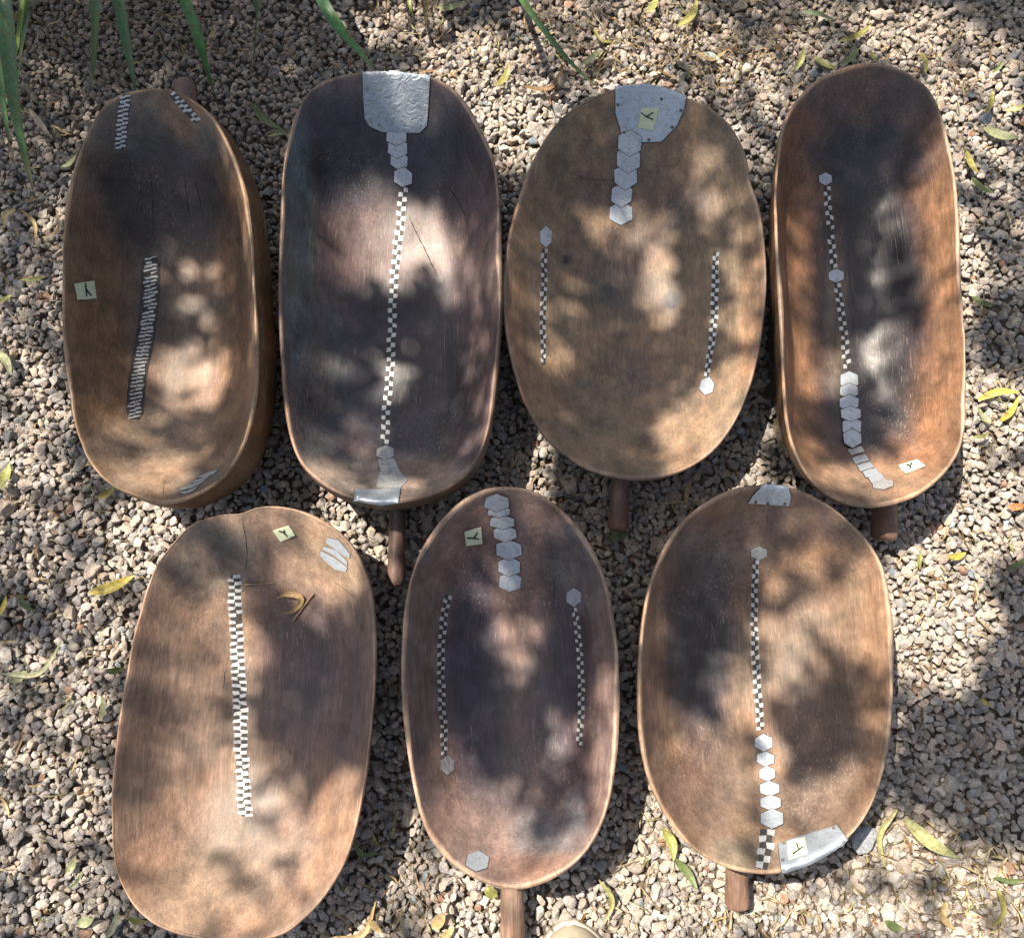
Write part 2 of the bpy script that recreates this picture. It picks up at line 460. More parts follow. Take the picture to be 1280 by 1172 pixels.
def cracks(B, paths):
    for path, w in paths:
        v, f = [], []; w *= .5
        S = open_spline([(*p, 0) for p in path], 3.0)[:, :2]; T = np.gradient(S, axis=0); T /= np.linalg.norm(T, axis=1)[:, None]
        b = len(v); n = len(S)
        for k, q in enumerate(S):
            nn = np.array((-T[k, 1], T[k, 0])); ww = w*.5*min(1, (k+.3)/5, (n-k-.7)/5)*(1+.35*math.sin(k*1.7)); q = q+nn*random.uniform(-.4, .4)
            for s in (-ww, ww): v.append(hit(B, q[0]+nn[0]*s, q[1]+nn[1]*s, .00035))
        for k in range(n-1): f.append((b+2*k, b+2*k+1, b+2*k+3, b+2*k+2))
        mesh_obj('crack', v, f, M_CRACK, B['root'], smooth=False)

BR = (.20, .115, .07); OR = (.25, .13, .068); DK = (.029, .026, .030); GY = (.10, .10, .085); PL = (.085, .06, .062); TN = (.29, .21, .14)
TAPER = [(0, 1), (.08, 1.0), (.2, .975), (.45, .92), (.7, .82), (1, .56)]
BULGE = [(0, 1), (.12, 1.01), (.35, 1.0), (.6, .95), (.8, .85), (1, .6)]
STRAIGHT = [(0, 1), (.15, 1.012), (.4, 1.0), (.7, .9), (1, .6)]

# 1 -------- upper left, deep, bulging wall
b1 = build_bowl('deep', 'wooden_bowl', 'deep brown bowl with visible bulging outer wall and two short checkered inlays at far rim',
    [(150,117),(185,110),(215,113),(238,123),(266,145),(290,187),(308,239),(316,297),(319,360),(323,424),(323,475),(316,526),(301,568),(281,597),(257,614),(224,628),(195,629),(165,619),(137,606),(111,577),(94,534),(84,475),(79,420),(78,360),(79,300),(83,250),(93,205),(108,165),(127,133)],
    .160, (.04, 0), .132, 3.0, .0075, (.165, .10, .058),
    [(205,240,92,92,DK,.9),(160,150,60,45,GY,.55),(265,170,30,40,GY,.5),(205,390,60,90,(.09,.065,.05),.55),(120,430,45,140,(.15,.085,.04),.6),(200,560,90,60,TN,.45),(250,605,40,25,GY,.5)],
    BULGE, (.115,.062,.03), (.30,.19,.11), 1, ((236,170),(231,104),24,.060,.055), rough=.42, shift=(.010, .002))
strip(b1, [(189,320,15),(187,380,15),(182,420,15),(174,460,14),(170,490,14),(168,524,14)], 15, 2.45, 2, band=1.0, jitter=.26, fill=.92, slant=.9, ragged=.5)
strip(b1, [(157,118,12),(153,150,13),(150,187,12)], 14, 2.9, 2, band=.5, jitter=.14, fill=.95, slant=.7, ragged=.4)
strip(b1, [(214,117,9),(230,133,10),(247,153,9)], 9, 3.6, 2, band=.4, jitter=.15, fill=.9, slant=-.6, ragged=.4)
for poly in ([(223.4,615.7),(231,615.3),(240,611.5),(249.5,607.5),(241,614),(231,617.8)], [(224.5,611.3),(236,606.5),(247,603),(258.5,599.5),(250,605.5),(239,610.5),(227,613.3)],
             [(238,604),(246,600),(263.5,595),(257,599),(245,603.2)], [(246,597.5),(259,591),(273.5,586.5),(268,592),(256,597)]):
    plate(b1, 'slanted_inlay', poly, M_STUD, .0010, bed=.8)
tag(b1, [(92,355),(117,351),(120,373),(97,376)], [[(105.5,354.5),(106,362),(107,371)],[(106.3,362),(109,366),(113,370)]])
cracks(b1, [([(187,205),(190,240),(192,300)],1.2),([(230,215),(234,250),(236,275)],1.6),([(241,218),(249,245),(253,268)],1.4),([(262,210),(272,235),(280,255)],1),([(206,598),(204,615),(205,624)],1.4)])

# 2 -------- second in the upper row
b2 = build_bowl('dark', 'wooden_bowl', 'blackened bowl with square hammered metal patch on far rim, one long checkered stripe',
    [(424,94),(453,90),(494,88),(537,94),(552,101),(570,113),(588,136),(606,170),(619,203),(624,249),(626,300),(627,365),(625,411),(621.5,462),(616,514),(606,556),(592,584),(565,608),(531,622),(500,629),(476,630),(442,624),(418,615),(397,601),(374,577),(360,537),(352,479),(348.5,411),(347.5,352),(350,288),(353,218),(360,172),(373,134),(391,109)],
    .152, (0, .02), .126, 3.4, .0085, (.105,.067,.058),
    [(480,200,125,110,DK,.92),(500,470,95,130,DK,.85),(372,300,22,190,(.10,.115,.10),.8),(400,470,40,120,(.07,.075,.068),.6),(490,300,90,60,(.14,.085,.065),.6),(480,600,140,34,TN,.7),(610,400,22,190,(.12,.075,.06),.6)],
    STRAIGHT, (.14,.085,.055), (.24,.155,.105), 2, ((498,585),(495,733),21,.06,.040), rough=.40, handle_tint=(.10,.07,.062))
pl = plate(b2, 'rim_patch', [(453,90.5),(495,90.5),(538,95.5),(536,130),(534,157),(525,166),(500,166),(478,165),(462,158),(456,148),(454,120)], M_HAMMER, .0026)
studs(b2, [(499,201,21,24,.12),(497,185,24,26,.05),(496,170,25,25,0),(504,222,22,25,.1)])
strip(b2, [(504,234,11),(501,275,12),(495,326,12),(491.5,367,11),(490,411,11),(487,473,10.5),(483,510,11),(480.5,558,11)], 11, 6.1, 2, jitter=.1, fill=.8)
plate(b2, 'hexagon_stud', hexagon(482,566,22,18), M_DULL, .0012)
plate(b2, 'metal_scrap', [(472,574),(493,573),(499,588),(476,590)], M_DULL, .0009)
plate(b2, 'metal_scrap', [(474,590),(499,588),(510,600),(500,610),(470,609)], M_DULL, .0007)
plate(b2, 'rim_patch', [(444,612),(472,613),(501,611),(498,628),(476,631),(442,625)], M_METAL, .0024)
cracks(b2, [([(510,268),(520,290),(533,316),(549,350)],2.0),([(560,232),(572,250),(582,270)],1.5)])  # first path: a thin dark diagonal line across the floor

# 3 -------- third in the upper row
b3 = build_bowl('oval', 'wooden_bowl', 'broad tan oval bowl whose paper tag sticks to its riveted grey far rim patch',
    [(769,110),(811,106),(856,121),(880,130),(907,149),(925,176),(934,199),(939,229),(951,266),(956,306),(958.5,345),(957.5,374),(955,403),(948,447),(936,490),(919,528),(896,560),(867,582),(835,595),(800,600),(765,596),(730,585),(704,567),(678,543),(655,502),(639,453),(630,403),(628,352),(633,306),(644,260),(660,213),(678,178),(702,146),(734,124)],
    .132, (0, .01), .100, 2.8, .0075, (.19,.128,.075),
    [(785,250,70,80,(.12,.082,.055),.7),(860,270,40,40,(.08,.06,.05),.6),(767,373,9,9,DK,.9),(840,372,9,8,DK,.9),(706,328,6,6,DK,.9),(775,420,7,7,DK,.6),(780,340,50,60,(.14,.10,.075),.6),(800,480,110,14,(.13,.09,.06),.5),(800,470,14,30,(.10,.07,.05),.6),(940,400,18,120,OR,.5),(645,420,14,120,OR,.4)],
    TAPER, (.17,.10,.055), (.27,.18,.12), 3, ((778,560),(772,664),24,.060,.045), rough=.5, handle_tint=(.17,.105,.085))
pl = plate(b3, 'rim_patch', [(769,108),(790,106),(811,105.5),(835,111),(858,120),(855,136),(846,157),(827,177),(803,178),(777,168),(769,141)], M_METAL, .0024)
nails(b3, pl, [(772,131),(851,138),(840,159),(811,175),(780,166),(827,124)])
studs(b3, [(776,267,29,29),(777,244,25,31,.03),(781.5,221,28,33),(785,199.5,29,34,.05),(787,179,28,33,.05)])
plate(b3, 'hexagon_stud', hexagon(682,296.5,14,27), M_STUD, .0012)
strip(b3, [(680.5,311,7.5),(679.5,370,8),(678.5,403,8),(679.5,456,6)], 8, 6, 2, jitter=.2, fill=.72)
strip(b3, [(895,315,8),(894,360,10),(892.5,403,10),(888,440,8),(883,472,7)], 9, 5.6, 2, jitter=.15, fill=.78)
plate(b3, 'hexagon_stud', hexagon(884,483,17,23,.25), M_STUD, .0012)
tag(b3, [(802,135),(824,135),(816.5,163),(797,160)], [[(801,141),(808,146),(817,149.5)],[(809,146),(813,143),(817,140.5)]], off=.0034)
cracks(b3, [([(700,210),(728,222),(760,225),(800,222)],.9),([(805,204),(830,208),(850,205)],.8),([(878,150),(880,163),(885,170)],1.1),([(790,295),(787,284),(795,282)],.8)])

# 4 -------- upper right
b4 = build_bowl('long', 'wooden_bowl', 'long narrow bowl with black floor, orange walls and hexagons curving up its near end',
    [(1060,83),(1093,79),(1129,87),(1155,103),(1170,126),(1183,162),(1192,201),(1197,239),(1200,290),(1202,345),(1204,380),(1206,430),(1208,485),(1207.5,528),(1201,560),(1186,586),(1163,609),(1137,624),(1102,633),(1073,633),(1047,625.5),(1024,612),(1004,589),(989,557),(981,522),(977.5,476),(975,418),(972,360),(969,300),(968,239),(972,190),(977,160),(989,133),(1007,112),(1030,93)],
    .154, (-.01, 0), .128, 3.4, .008, (.205,.108,.058),
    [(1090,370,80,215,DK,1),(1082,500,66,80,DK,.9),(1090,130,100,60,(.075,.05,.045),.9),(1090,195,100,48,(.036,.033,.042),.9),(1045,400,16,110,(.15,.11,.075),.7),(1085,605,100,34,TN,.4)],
    TAPER, (.12,.066,.035), (.33,.215,.135), 4, ((1107,590),(1105,675),28,.055,.050), rough=.36, handle_tint=(.16,.10,.07))
plate(b4, 'hexagon_stud', hexagon(1031.5,224,16,16), M_STUD)
strip(b4, [(1033,233,9),(1037,275,10),(1042,336,10)], 10, 6.1, 2, jitter=.15, fill=.72)
plate(b4, 'hexagon_stud', hexagon(1045,345,19,18), M_STUD)
strip(b4, [(1046.5,354,9),(1049,374,9.5),(1053.5,405,10),(1056,430,11),(1059,463,11)], 10, 6, 2, jitter=.12, fill=.72)
studs(b4, [(1061,475,22,23),(1061,488.5,22,19),(1061,504,23,20),(1064.5,534,23,25),(1063,518,24,20),(1065,549,22,23)])
for k, (x, y) in enumerate([(1070.5,564),(1076,575),(1082,584),(1089,592),(1096,599)]):
    plate(b4, 'slanted_plate', [(x-11,y-2),(x-3,y-5.2),(x+6,y-6.5),(x+10.5,y+.6),(x+2,y+2.5),(x-6.5,y+5.6)], M_DULL if k == 0 else M_STUD, .0010+.0002*k)
plate(b4, 'hexagon_stud', hexagon(1104,606,26,13,-.1), M_DULL, .0022)
tag(b4, [(1123,582),(1147,574.5),(1157,583),(1131.5,593)], [[(1133.5,582),(1137,583),(1139.5,587)],[(1140.5,579.5),(1138.5,583.5),(1138,586)]])
cracks(b4, [([(1121,600),(1123,612),(1124,622)],1)])

# 5 -------- lower left
b5 = build_bowl('warped', 'wooden_bowl', 'largest reddish bowl with notched far rim, one wide checkered stripe and dry curled leaf inside',
    [(340,632),(318,634),(308,639),(302,643),(292,642),(282,642),(244,652),(221,672),(201,697),(186,726),(175,763),(166,798),(159,836),(151,880),(144,938),(139.5,996),(140.5,1053),(149,1098),(167,1132),(196,1157),(236,1171),(290,1179),(350,1170),(380,1149),(404,1124),(427,1088),(441,1053),(452.5,1004),(460.5,952),(465,909),(468,879),(471,827),(470,778),(465.5,740),(455,708),(438,677),(409,653),(374,637)],
    .128, (0, 0), .096, 2.7, .006, (.185,.122,.088),
    [(400,850,72,135,(.105,.074,.074),.8),(385,825,34,62,(.07,.052,.056),.7),(270,695,60,45,(.15,.14,.115),.65),(240,690,40,60,(.13,.10,.08),.5),(300,870,16,150,(.24,.175,.115),.5),(420,680,60,80,(.27,.195,.125),.5),(330,1010,30,50,(.12,.10,.085),.5),(300,1060,60,30,(.17,.12,.085),.5),(250,1120,120,60,(.20,.128,.08),.6),(420,1040,50,90,(.23,.14,.088),.5),(180,860,35,100,(.15,.09,.065),.5)],
    TAPER, (.18,.10,.06), (.30,.19,.125), 5, None, rough=.46)
strip(b5, [(293,718,17),(295,769,17),(298,833,18),(300.5,890,18),(301.5,938,17),(304,975,17),(306.5,1020,18)], 17, 4.4, 2, jitter=.2, fill=.86, ragged=.25, band=.12)
s_ = lambda L: [(x/3.459+120, y/3.459+610) for x, y in L]
plate(b5, 'hexagon_fragment', s_([(1000,212),(1050,224),(1100,285),(1097,303),(1075,292),(996,237)]), M_STUD, .0012)
plate(b5, 'hexagon_fragment', s_([(985,250),(1040,268),(1090,318),(1087,335),(1035,292),(980,264)]), M_STUD, .0012)
plate(b5, 'hexagon_fragment', s_([(975,270),(1030,300),(1089,343),(1080,362),(1035,350),(985,308),(968,288)]), M_STUD, .0012)
tag(b5, [(341,662.5),(361,656),(370,669),(351,676.5)], [[(349,662.5),(353,663.5),(358,667),(360,670)],[(355.5,661),(356,664.5),(357,667)]])
cracks(b5, [([(302,644),(305,660),(309,690),(306,715)],1.5),([(410,722),(430,735),(445,748)],1),([(279,835),(281,850),(278,862)],1.6),([(330,728),(318,729),(308,729)],1)])

# 6 -------- lower middle
b6 = build_bowl('middle', 'wooden_bowl', 'purplish brown oval bowl with hexagon chain on far wall between two slim checkered stripes',
    [(643,608),(613,609),(587,619),(564,636),(544,659),(526,687),(513,723),(505,764),(502.5,808),(501.5,846),(503,885),(507.5,925),(515,975),(525,1019),(540,1052),(562,1077),(587,1095),(614,1107),(640,1112),(664,1109),(689,1100),(714,1084),(734,1064),(749,1039),(761.5,1004),(768,967),(773,925),(774.5,875),(773,820),(769,782),(761,738),(748.5,700),(730.5,669),(707.5,641),(685,623),(664,612)],
    .146, (0, .0), .116, 3.2, .0095, (.185,.115,.085),
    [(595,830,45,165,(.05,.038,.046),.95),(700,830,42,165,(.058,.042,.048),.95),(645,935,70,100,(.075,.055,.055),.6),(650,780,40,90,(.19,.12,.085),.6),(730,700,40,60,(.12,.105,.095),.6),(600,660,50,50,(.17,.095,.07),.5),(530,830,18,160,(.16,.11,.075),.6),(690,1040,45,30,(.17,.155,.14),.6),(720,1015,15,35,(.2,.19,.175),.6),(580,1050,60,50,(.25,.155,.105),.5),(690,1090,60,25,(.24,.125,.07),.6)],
    TAPER, (.17,.10,.06), (.31,.205,.14), 6, ((641,1070),(640,1176),26,.050,.046), rough=.42, scratch=.75, handle_tint=(.19,.125,.09))
studs(b6, [(637.5,727,27,25,.05),(636.5,708,28,25,.05),(636,686,32,26),(631,666,28,20),(627.5,651,30,18),(623,638,28,15),(620.5,626,31,22)])
strip(b6, [(560,743,10),(554.5,774,10),(551,820,10),(552.5,887,9.5),(555,912,9),(555,944,8)], 10, 5.6, 2, jitter=.14, fill=.72)
plate(b6, 'hexagon_stud', hexagon(559,956,16,25), M_DULL)
plate(b6, 'hexagon_stud', hexagon(718,746,18,23), M_STUD)
strip(b6, [(718,759,7),(722.5,790,8),(726,833,8.5),(727,880,8.5),(724,934,7.5)], 8, 5.6, 2, jitter=.14, fill=.72)
plate(b6, 'hexagon_stud', hexagon(596.5,1076.5,27,27,.12), M_STUD, .0016)
tag(b6, [(580,664),(601,658),(602.6,679),(582.6,681.6)], [[(582.5,671),(589,671.5),(598,672.5)],[(591,671.5),(594,668),(596,664)]])
cracks(b6, [([(687,690),(693,730),(690,770)],.7),([(577,770),(580,800),(590,815)],.7)])

# 7 -------- lower right
b7 = build_bowl('right', 'wooden_bowl', 'scratched brown oval bowl with plain metal patches on both far and near rims',
    [(955,606),(922,609),(895,620),(867,638),(843,662),(824,697),(810,735),(802,781),(798,822),(796.5,866),(799,920),(807,964),(821,1000),(840,1032),(865,1060),(895,1079),(922,1089),(958,1093),(980,1090),(1012,1079),(1042,1062),(1067,1040),(1089,1007),(1105,964),(1113.5,926),(1116.5,885),(1117.5,836),(1116,781),(1111,743),(1105,710),(1089,680),(1064,653),(1037,631),(1012,617),(988,609)],
    .142, (0, 0), .114, 3.2, .0085, (.20,.122,.072),
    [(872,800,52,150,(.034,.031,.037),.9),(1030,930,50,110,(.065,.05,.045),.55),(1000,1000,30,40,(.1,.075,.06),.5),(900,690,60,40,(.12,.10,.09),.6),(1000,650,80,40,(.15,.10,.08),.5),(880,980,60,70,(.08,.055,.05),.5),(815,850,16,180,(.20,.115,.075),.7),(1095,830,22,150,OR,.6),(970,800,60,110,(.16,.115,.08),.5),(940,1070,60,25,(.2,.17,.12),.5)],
    TAPER, (.18,.10,.06), (.32,.215,.135), 7, ((922,1060),(921,1135),25,.048,.040), rough=.44, scratch=.9, handle_tint=(.17,.10,.068))
pl = plate(b7, 'rim_patch', [(955,605),(970,606),(985,608.5),(989,620),(986.5,631.5),(960,630),(934.5,628),(941,618)], M_METAL, .0024)
nails(b7, pl, [(944,626),(959,628),(981,628)])
plate(b7, 'hexagon_stud', hexagon(949,691,20,17), M_DULL)
strip(b7, [(944.5,699,9),(943,743,9),(943,795,10),(946,850,11),(951,912,11)], 10, 6, 2, jitter=.14, fill=.76)
studs(b7, [(954,928,22,22),(956.5,948,21,19,.1),(958.5,967,20,19),(961.5,986,24,20),(963.5,1004,25,20),(965,1024,27,25)])
strip(b7, [(958,1036,20),(957,1060,20),(953,1086,16)], 20, 8.2, 2, jitter=.12, fill=.84)
pl = plate(b7, 'rim_patch', [(973,1055.5),(990,1048.5),(1018,1040),(1046.6,1031.7),(1059.5,1048.7),(1053,1056),(1030,1069),(1012,1079),(977,1090.5)], M_METAL, .0024, label='long grey metal patch on the near rim with the paper tag')
nails(b7, pl, [(980,1055),(979,1076),(1043,1036)])
tag(b7, [(984,1053),(1006,1047),(1010,1068),(986,1077)], [[(991.5,1070),(997,1066),(1004.5,1060.5)],[(996.5,1055.5),(997.5,1060),(999.5,1064)]], off=.0034)
cracks(b7, [([(961,632),(959,650),(958,670)],.9)])

# ------------------------------------------------------------------ ground and gravel
def ground():
    m, nt, b = new_mat('soil_and_grit')
    n1 = noise(nt, coords(nt), 260, 5, .7); n2 = noise(nt, coords(nt), 14, 5, .6)
    vo = nt.nodes.new('ShaderNodeTexVoronoi'); vo.inputs['Scale'].default_value = 110; nt.links.new(coords(nt), vo.inputs['Vector'])
    c = mixc(nt, 'MIX', remap(nt, n2, .35, .65, 0, 1), (.10, .078, .058), (.15, .122, .094))
    c = scale_col(nt, c, remap(nt, n1, .3, .7, .5, 1.5))
    nt.links.new(c, b.inputs['Base Color']); b.inputs['Roughness'].default_value = .95
    bump(nt, b, math_(nt, 'ADD', n1, vo.outputs['Distance']), .8, .006)
    s = 40; o = mesh_obj('ground', [(-s, -s, -.003), (s, -s, -.003), (s, s, -.003), (-s, s, -.003)], [(0, 1, 2, 3)], m)
    props(o, kind='structure')
ground()

def stone_variant(sub, seed, flat):
    bm = bmesh.new(); bmesh.ops.create_icosphere(bm, subdivisions=sub, radius=1)
    V = np.array([v.co[:] for v in bm.verts]); Fc = np.array([[v.index for v in f.verts] for f in bm.faces]); bm.free()
    r = np.random.default_rng(seed)
    for _ in range(r.integers(8, 14)):
        n = r.normal(size=3); n /= np.linalg.norm(n); d = r.uniform(.42, .80)
        q = V @ n; k = q > d; V[k] -= np.outer(q[k]-d, n)
    V *= np.array([1, r.uniform(.68, .98), r.uniform(.55, .8)])
    V += r.normal(size=V.shape)*(.018 if sub > 2 else .03); V *= 1.22
    return V, Fc
HI = [stone_variant(3, 100+i, 0) for i in range(36)]; LO = [stone_variant(2, 300+i, 0) for i in range(36)]

OUT = [b['O'][:, :2] for b in BOWLS.values()]; CEN = [np.array(b['C'][:2]) for b in BOWLS.values()]
def under_bowl(x, y, f=.8):
    for O, C in zip(OUT, CEN):
        d = np.array((x, y))-C
        if abs(d[0]) > .35 or abs(d[1]) > .5: continue
        ang = math.atan2(d[1], d[0]); A = np.arctan2(O[:, 1]-C[1], O[:, 0]-C[0])
        k = np.argmin(np.abs((A-ang+PI) % (2*PI)-PI))
        if np.hypot(*d) < f*np.linalg.norm(O[k]-C): return True
    return False
def palette(px, py):
    t = random.random()
    if t < .46: c = np.array((.34, .315, .295))
    elif t < .66: c = np.array((.39, .335, .29))
    elif t < .78: c = np.array((.29, .28, .28))
    elif t < .88: c = np.array((.36, .30, .26))
    elif t < .945: c = np.array((.42, .39, .34))
    elif t < .953: c = np.array((.30, .19, .14))
    elif t < .99: c = np.array((.21, .21, .22))
    else: c = np.array((.22, .26, .30))
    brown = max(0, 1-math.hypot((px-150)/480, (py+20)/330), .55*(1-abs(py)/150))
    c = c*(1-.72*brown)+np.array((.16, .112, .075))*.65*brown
    return c*random.uniform(.70, 1.18)*np.array((1.02, 1, .965))
def gravel():
    grid = {}; cell = .02; items = []
    c1 = on_plane(0, 0); c2 = on_plane(1280, 0); c3 = on_plane(0, 1172); c4 = on_plane(1280, 1172)
    x0, x1 = min(c1.x, c3.x), max(c2.x, c4.x); y0, y1 = c3.y, c1.y
    def try_put(x, y, r, tol):
        gx, gy = int(x//cell), int(y//cell); k = 2
        for i in range(gx-k, gx+k+1):
            for j in range(gy-k, gy+k+1):
                for (a, b, s) in grid.get((i, j), ()):
                    if (a-x)**2+(b-y)**2 < (tol*(r+s))**2: return False
        grid.setdefault((gx, gy), []).append((x, y, r)); return True
    def hf(x, y): return .0035*math.sin(x*17+1)*math.sin(y*13+2)+.002*math.sin(x*41-y*37)
    M = .06
    classes = [(.0140, 26, .84), (.0104, 240, .78), (.0083, 1400, .74), (.0069, 6500, .70), (.0057, 26000, .69), (.0047, 38000, .68), (.0038, 34000, .68)]
    for r0, n, tol in classes:
        for _ in range(n):
            x = random.uniform(x0-M, x1+M); y = random.uniform(y0-M, y1+M)
            px, py = to_px((x, y, 0))
            fine = max(0, 1-math.hypot((px-170)/420, (py-40)/300))       # finer grit at the far left
            if r0 > .0068 and random.random() < fine*1.3: continue
            r = r0*random.uniform(.86, 1.18)
            if under_bowl(x, y): continue
            if not try_put(x, y, r, tol): continue
            z = .003+.45*r+hf(x, y)+random.uniform(-.0025, .004)
            items.append((x, y, z, r*1.14, px, py, r0 > .0052))
    # a bed of stones beneath, seen in the gaps
    for _ in range(16000):
        x = random.uniform(x0-M, x1+M); y = random.uniform(y0-M, y1+M)
        if under_bowl(x, y): continue
        r = random.uniform(.005, .0095); px, py = to_px((x, y, 0))
        items.append((x, y, -.004+random.uniform(-.002, .003), r, px, py, False))
    # beyond the frame
    for _ in range(9000):
        x = random.uniform(x0-.7, x1+.7); y = random.uniform(y0-.7, y1+.7)
        if x0-M < x < x1+M and y0-M < y < y1+M: continue
        r = random.choice((.0075, .009, .011, .0135))*random.uniform(.9, 1.15)
        if not try_put(x, y, r, .74): continue
        items.append((x, y, .003+.42*r, r*1.14, -999, -999, False))
    Vs, Fs, Ts = [], [], []; base = 0
    for (x, y, z, r, px, py, hi) in items:
        V, Fc = random.choice(HI if hi else LO)
        yaw = random.uniform(0, 2*PI); tx, ty = random.gauss(0, .3), random.gauss(0, .3)
        cy_, sy_ = math.cos(yaw), math.sin(yaw)
        R = np.array(Matrix.Rotation(yaw, 3, 'Z') @ Matrix.Rotation(tx, 3, 'X') @ Matrix.Rotation(ty, 3, 'Y'))
        Vs.append((V*r) @ R.T+np.array((x, y, z))); Fs.append(Fc+base); base += len(V)
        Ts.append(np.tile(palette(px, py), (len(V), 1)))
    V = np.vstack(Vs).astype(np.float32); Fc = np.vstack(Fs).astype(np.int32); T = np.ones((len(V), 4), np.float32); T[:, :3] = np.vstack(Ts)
    me = bpy.data.meshes.new('gravel'); me.vertices.add(len(V)); me.vertices.foreach_set('co', V.ravel())
    me.loops.add(Fc.size); me.loops.foreach_set('vertex_index', Fc.ravel())
    me.polygons.add(len(Fc)); me.polygons.foreach_set('loop_start', np.arange(0, Fc.size, 3, dtype=np.int32))
    me.polygons.foreach_set('loop_total', np.full(len(Fc), 3, np.int32))
    a = me.color_attributes.new('tint', 'FLOAT_COLOR', 'POINT'); a.data.foreach_set('color', T.ravel())
    me.update(calc_edges=True)
    me.polygons.foreach_set('use_smooth', np.zeros(len(Fc), bool))
    m, nt, b = new_mat('crushed_stone')
    base_c = attr(nt, 'tint')
    n1 = noise(nt, coords(nt), 420, 6, .72); n2 = noise(nt, coords(nt), 900, 3, .6); n3 = noise(nt, coords(nt), 130, 3, .6)
    c = scale_col(nt, base_c, math_(nt, 'MULTIPLY', remap(nt, n1, .3, .7, .6, 1.4), remap(nt, n3, .3, .7, .75, 1.25)))
    c = mixc(nt, 'MIX', remap(nt, n2, .60, .70, 0, .4), c, (.5, .46, .41))
    c = mixc(nt, 'MIX', remap(nt, n2, .40, .30, 0, .5), c, (.06, .055, .055))
    nt.links.new(c, b.inputs['Base Color']); b.inputs['Roughness'].default_value = .88
    b.inputs['Specular IOR Level'].default_value = .3
    bump(nt, b, math_(nt, 'ADD', n1, n2), .55, .0016)
    me.materials.append(m)
    o = bpy.data.objects.new('gravel', me); COL.objects.link(o)
    props(o, label='crushed grey and pinkish stone gravel covering the ground', cat='gravel', kind='stuff')
    print('STONES', len(items), 'FACES', len(Fc))
gravel()

# ------------------------------------------------------------------ leaves, blades, litter
YG = (.30, .31, .10); GR = (.13, .18, .065); PG = (.29, .31, .17); OL = (.27, .25, .07); TA = (.42, .31, .15); BN = (.20, .12, .05); YE = (.47, .39, .08)
GROUND_Z = .021
def ribbon(path3, width_fn, fold=.25, seg=None):
    """leaf blade along a 3-D path: five points across, folded along the midrib"""
    P = np.array(path3, float); n = len(P)
    T = np.gradient(P, axis=0); T /= np.linalg.norm(T, axis=1)[:, None]
    v, f = [], []
    for k in range(n):
        s = np.cross(T[k], (0, 0, 1)); ls = np.linalg.norm(s); s = s/ls if ls > 1e-4 else np.array((1, 0, 0)); up = np.cross(s, T[k])
        w = width_fn(k/(n-1))*.5
        for u in (-1, -.5, 0, .5, 1):
            v.append(P[k]+s*u*w+up*(abs(u)*w*fold))
    for k in range(n-1):
        for j in range(4): f.append((k*5+j, k*5+j+1, k*5+j+6, k*5+j+5))
    return v, f
def fallen_leaf(pts, w, col, label, z=GROUND_Z, group=None, name='fallen_leaf', cat='leaf', lift=.012, B=None, fold=None):
    S = open_spline([(*p, 0) for p in pts], 3.0)[:, :2]; n = len(S)
    ph = random.uniform(0, 6.28); P = []
    for k, q in enumerate(S):
        t = k/(n-1); zz = z+lift*(.5+.5*math.sin(ph+t*4.2))*random.uniform(.95, 1.05)*.7
        P.append(on_plane(q[0], q[1], zz) if B is None else hit(B, q[0], q[1], .002+zz-z))
    ww = mm(w)*.86
    v, f = ribbon(P, lambda t: ww*max(.04, math.sin(PI*min(1, max(0, t))**.8)**.75), random.uniform(.15, .55) if fold is None else fold)
    T = np.tile(np.array(col), (len(v), 1))*np.linspace(random.uniform(.8, 1), random.uniform(.85, 1.15), len(v))[:, None]
    c = P[n//2]
    o = mesh_obj(name, v, f, M_LEAF, origin=(c[0], c[1], 0), tint=T)
    return props(o, label=label, cat=cat, group=group)
G1 = 'leaves fallen on the gravel'
def L(x0, y0, x1, y1, w, col, label, bend=.12, group=G1):
    mx, my = (x0+x1)/2-(y1-y0)*bend, (y0+y1)/2+(x1-x0)*bend
    fallen_leaf([(x0, y0), (mx, my), (x1, y1)], w, col, label, group=group)
L(112,741,168,719,15,YE,'bright yellow leaf lying on the gravel left of the largest reddish bowl',.06)
L(314,128,354,163,12,GR,'green leaf lying on gravel between the deep bowl and the blackened bowl',.1)
L(334,170,366,168,10,PG,'pale green leaf tucked against the upper left rim of the blackened bowl',-.08)
L(75,212,97,190,8,PG,'pale leaf touching the upper left wall of the deep bowl',.1)
L(25,350,58,345,7,YG,'narrow yellow green leaf lying level, left of the deep bowl paper tag',.05)
L(-6,378,16,368,8,YG,'yellow green leaf cut by the left frame edge, level with the deep bowl tag',.05)
L(-8,438,14,470,12,PG,'wide pale green leaf at the left frame edge, upper of the two there',-.15)
L(-4,612,12,578,16,YG,'broad green leaf at left frame edge, level with deep bowl near end',.1)
L(86,552,98,547,5,GR,'tiny green leaf beside the near left curve of the deep bowl',.1)
L(121,622,146,605,11,OL,'olive leaf tucked under the near end of the deep bowl',.1)
L(24,742,44,764,8,GR,'small green leaf on shaded gravel below the yellow leaf',.15)
L(0,842,78,800,7,PG,'long curving grey green leaf on gravel near left frame edge',.25)
L(10,850,34,838,14,(.30,.31,.2),'broad faded leaf beside the long curving grey green leaf',.1)
L(132,838,156,834,9,GR,'green scrap of leaf beside the left wall of the largest reddish bowl',.1)
L(124,900,128,868,8,PG,'upright pale green leaf near the left wall of the largest reddish bowl',.1)
L(-4,772,8,742,7,YE,'thin yellow leaf at the left frame edge, level with the bright yellow leaf',.1)
L(82,1090,95,1068,11,PG,'pale leaf on gravel left of the near end of the largest reddish bowl',.1)
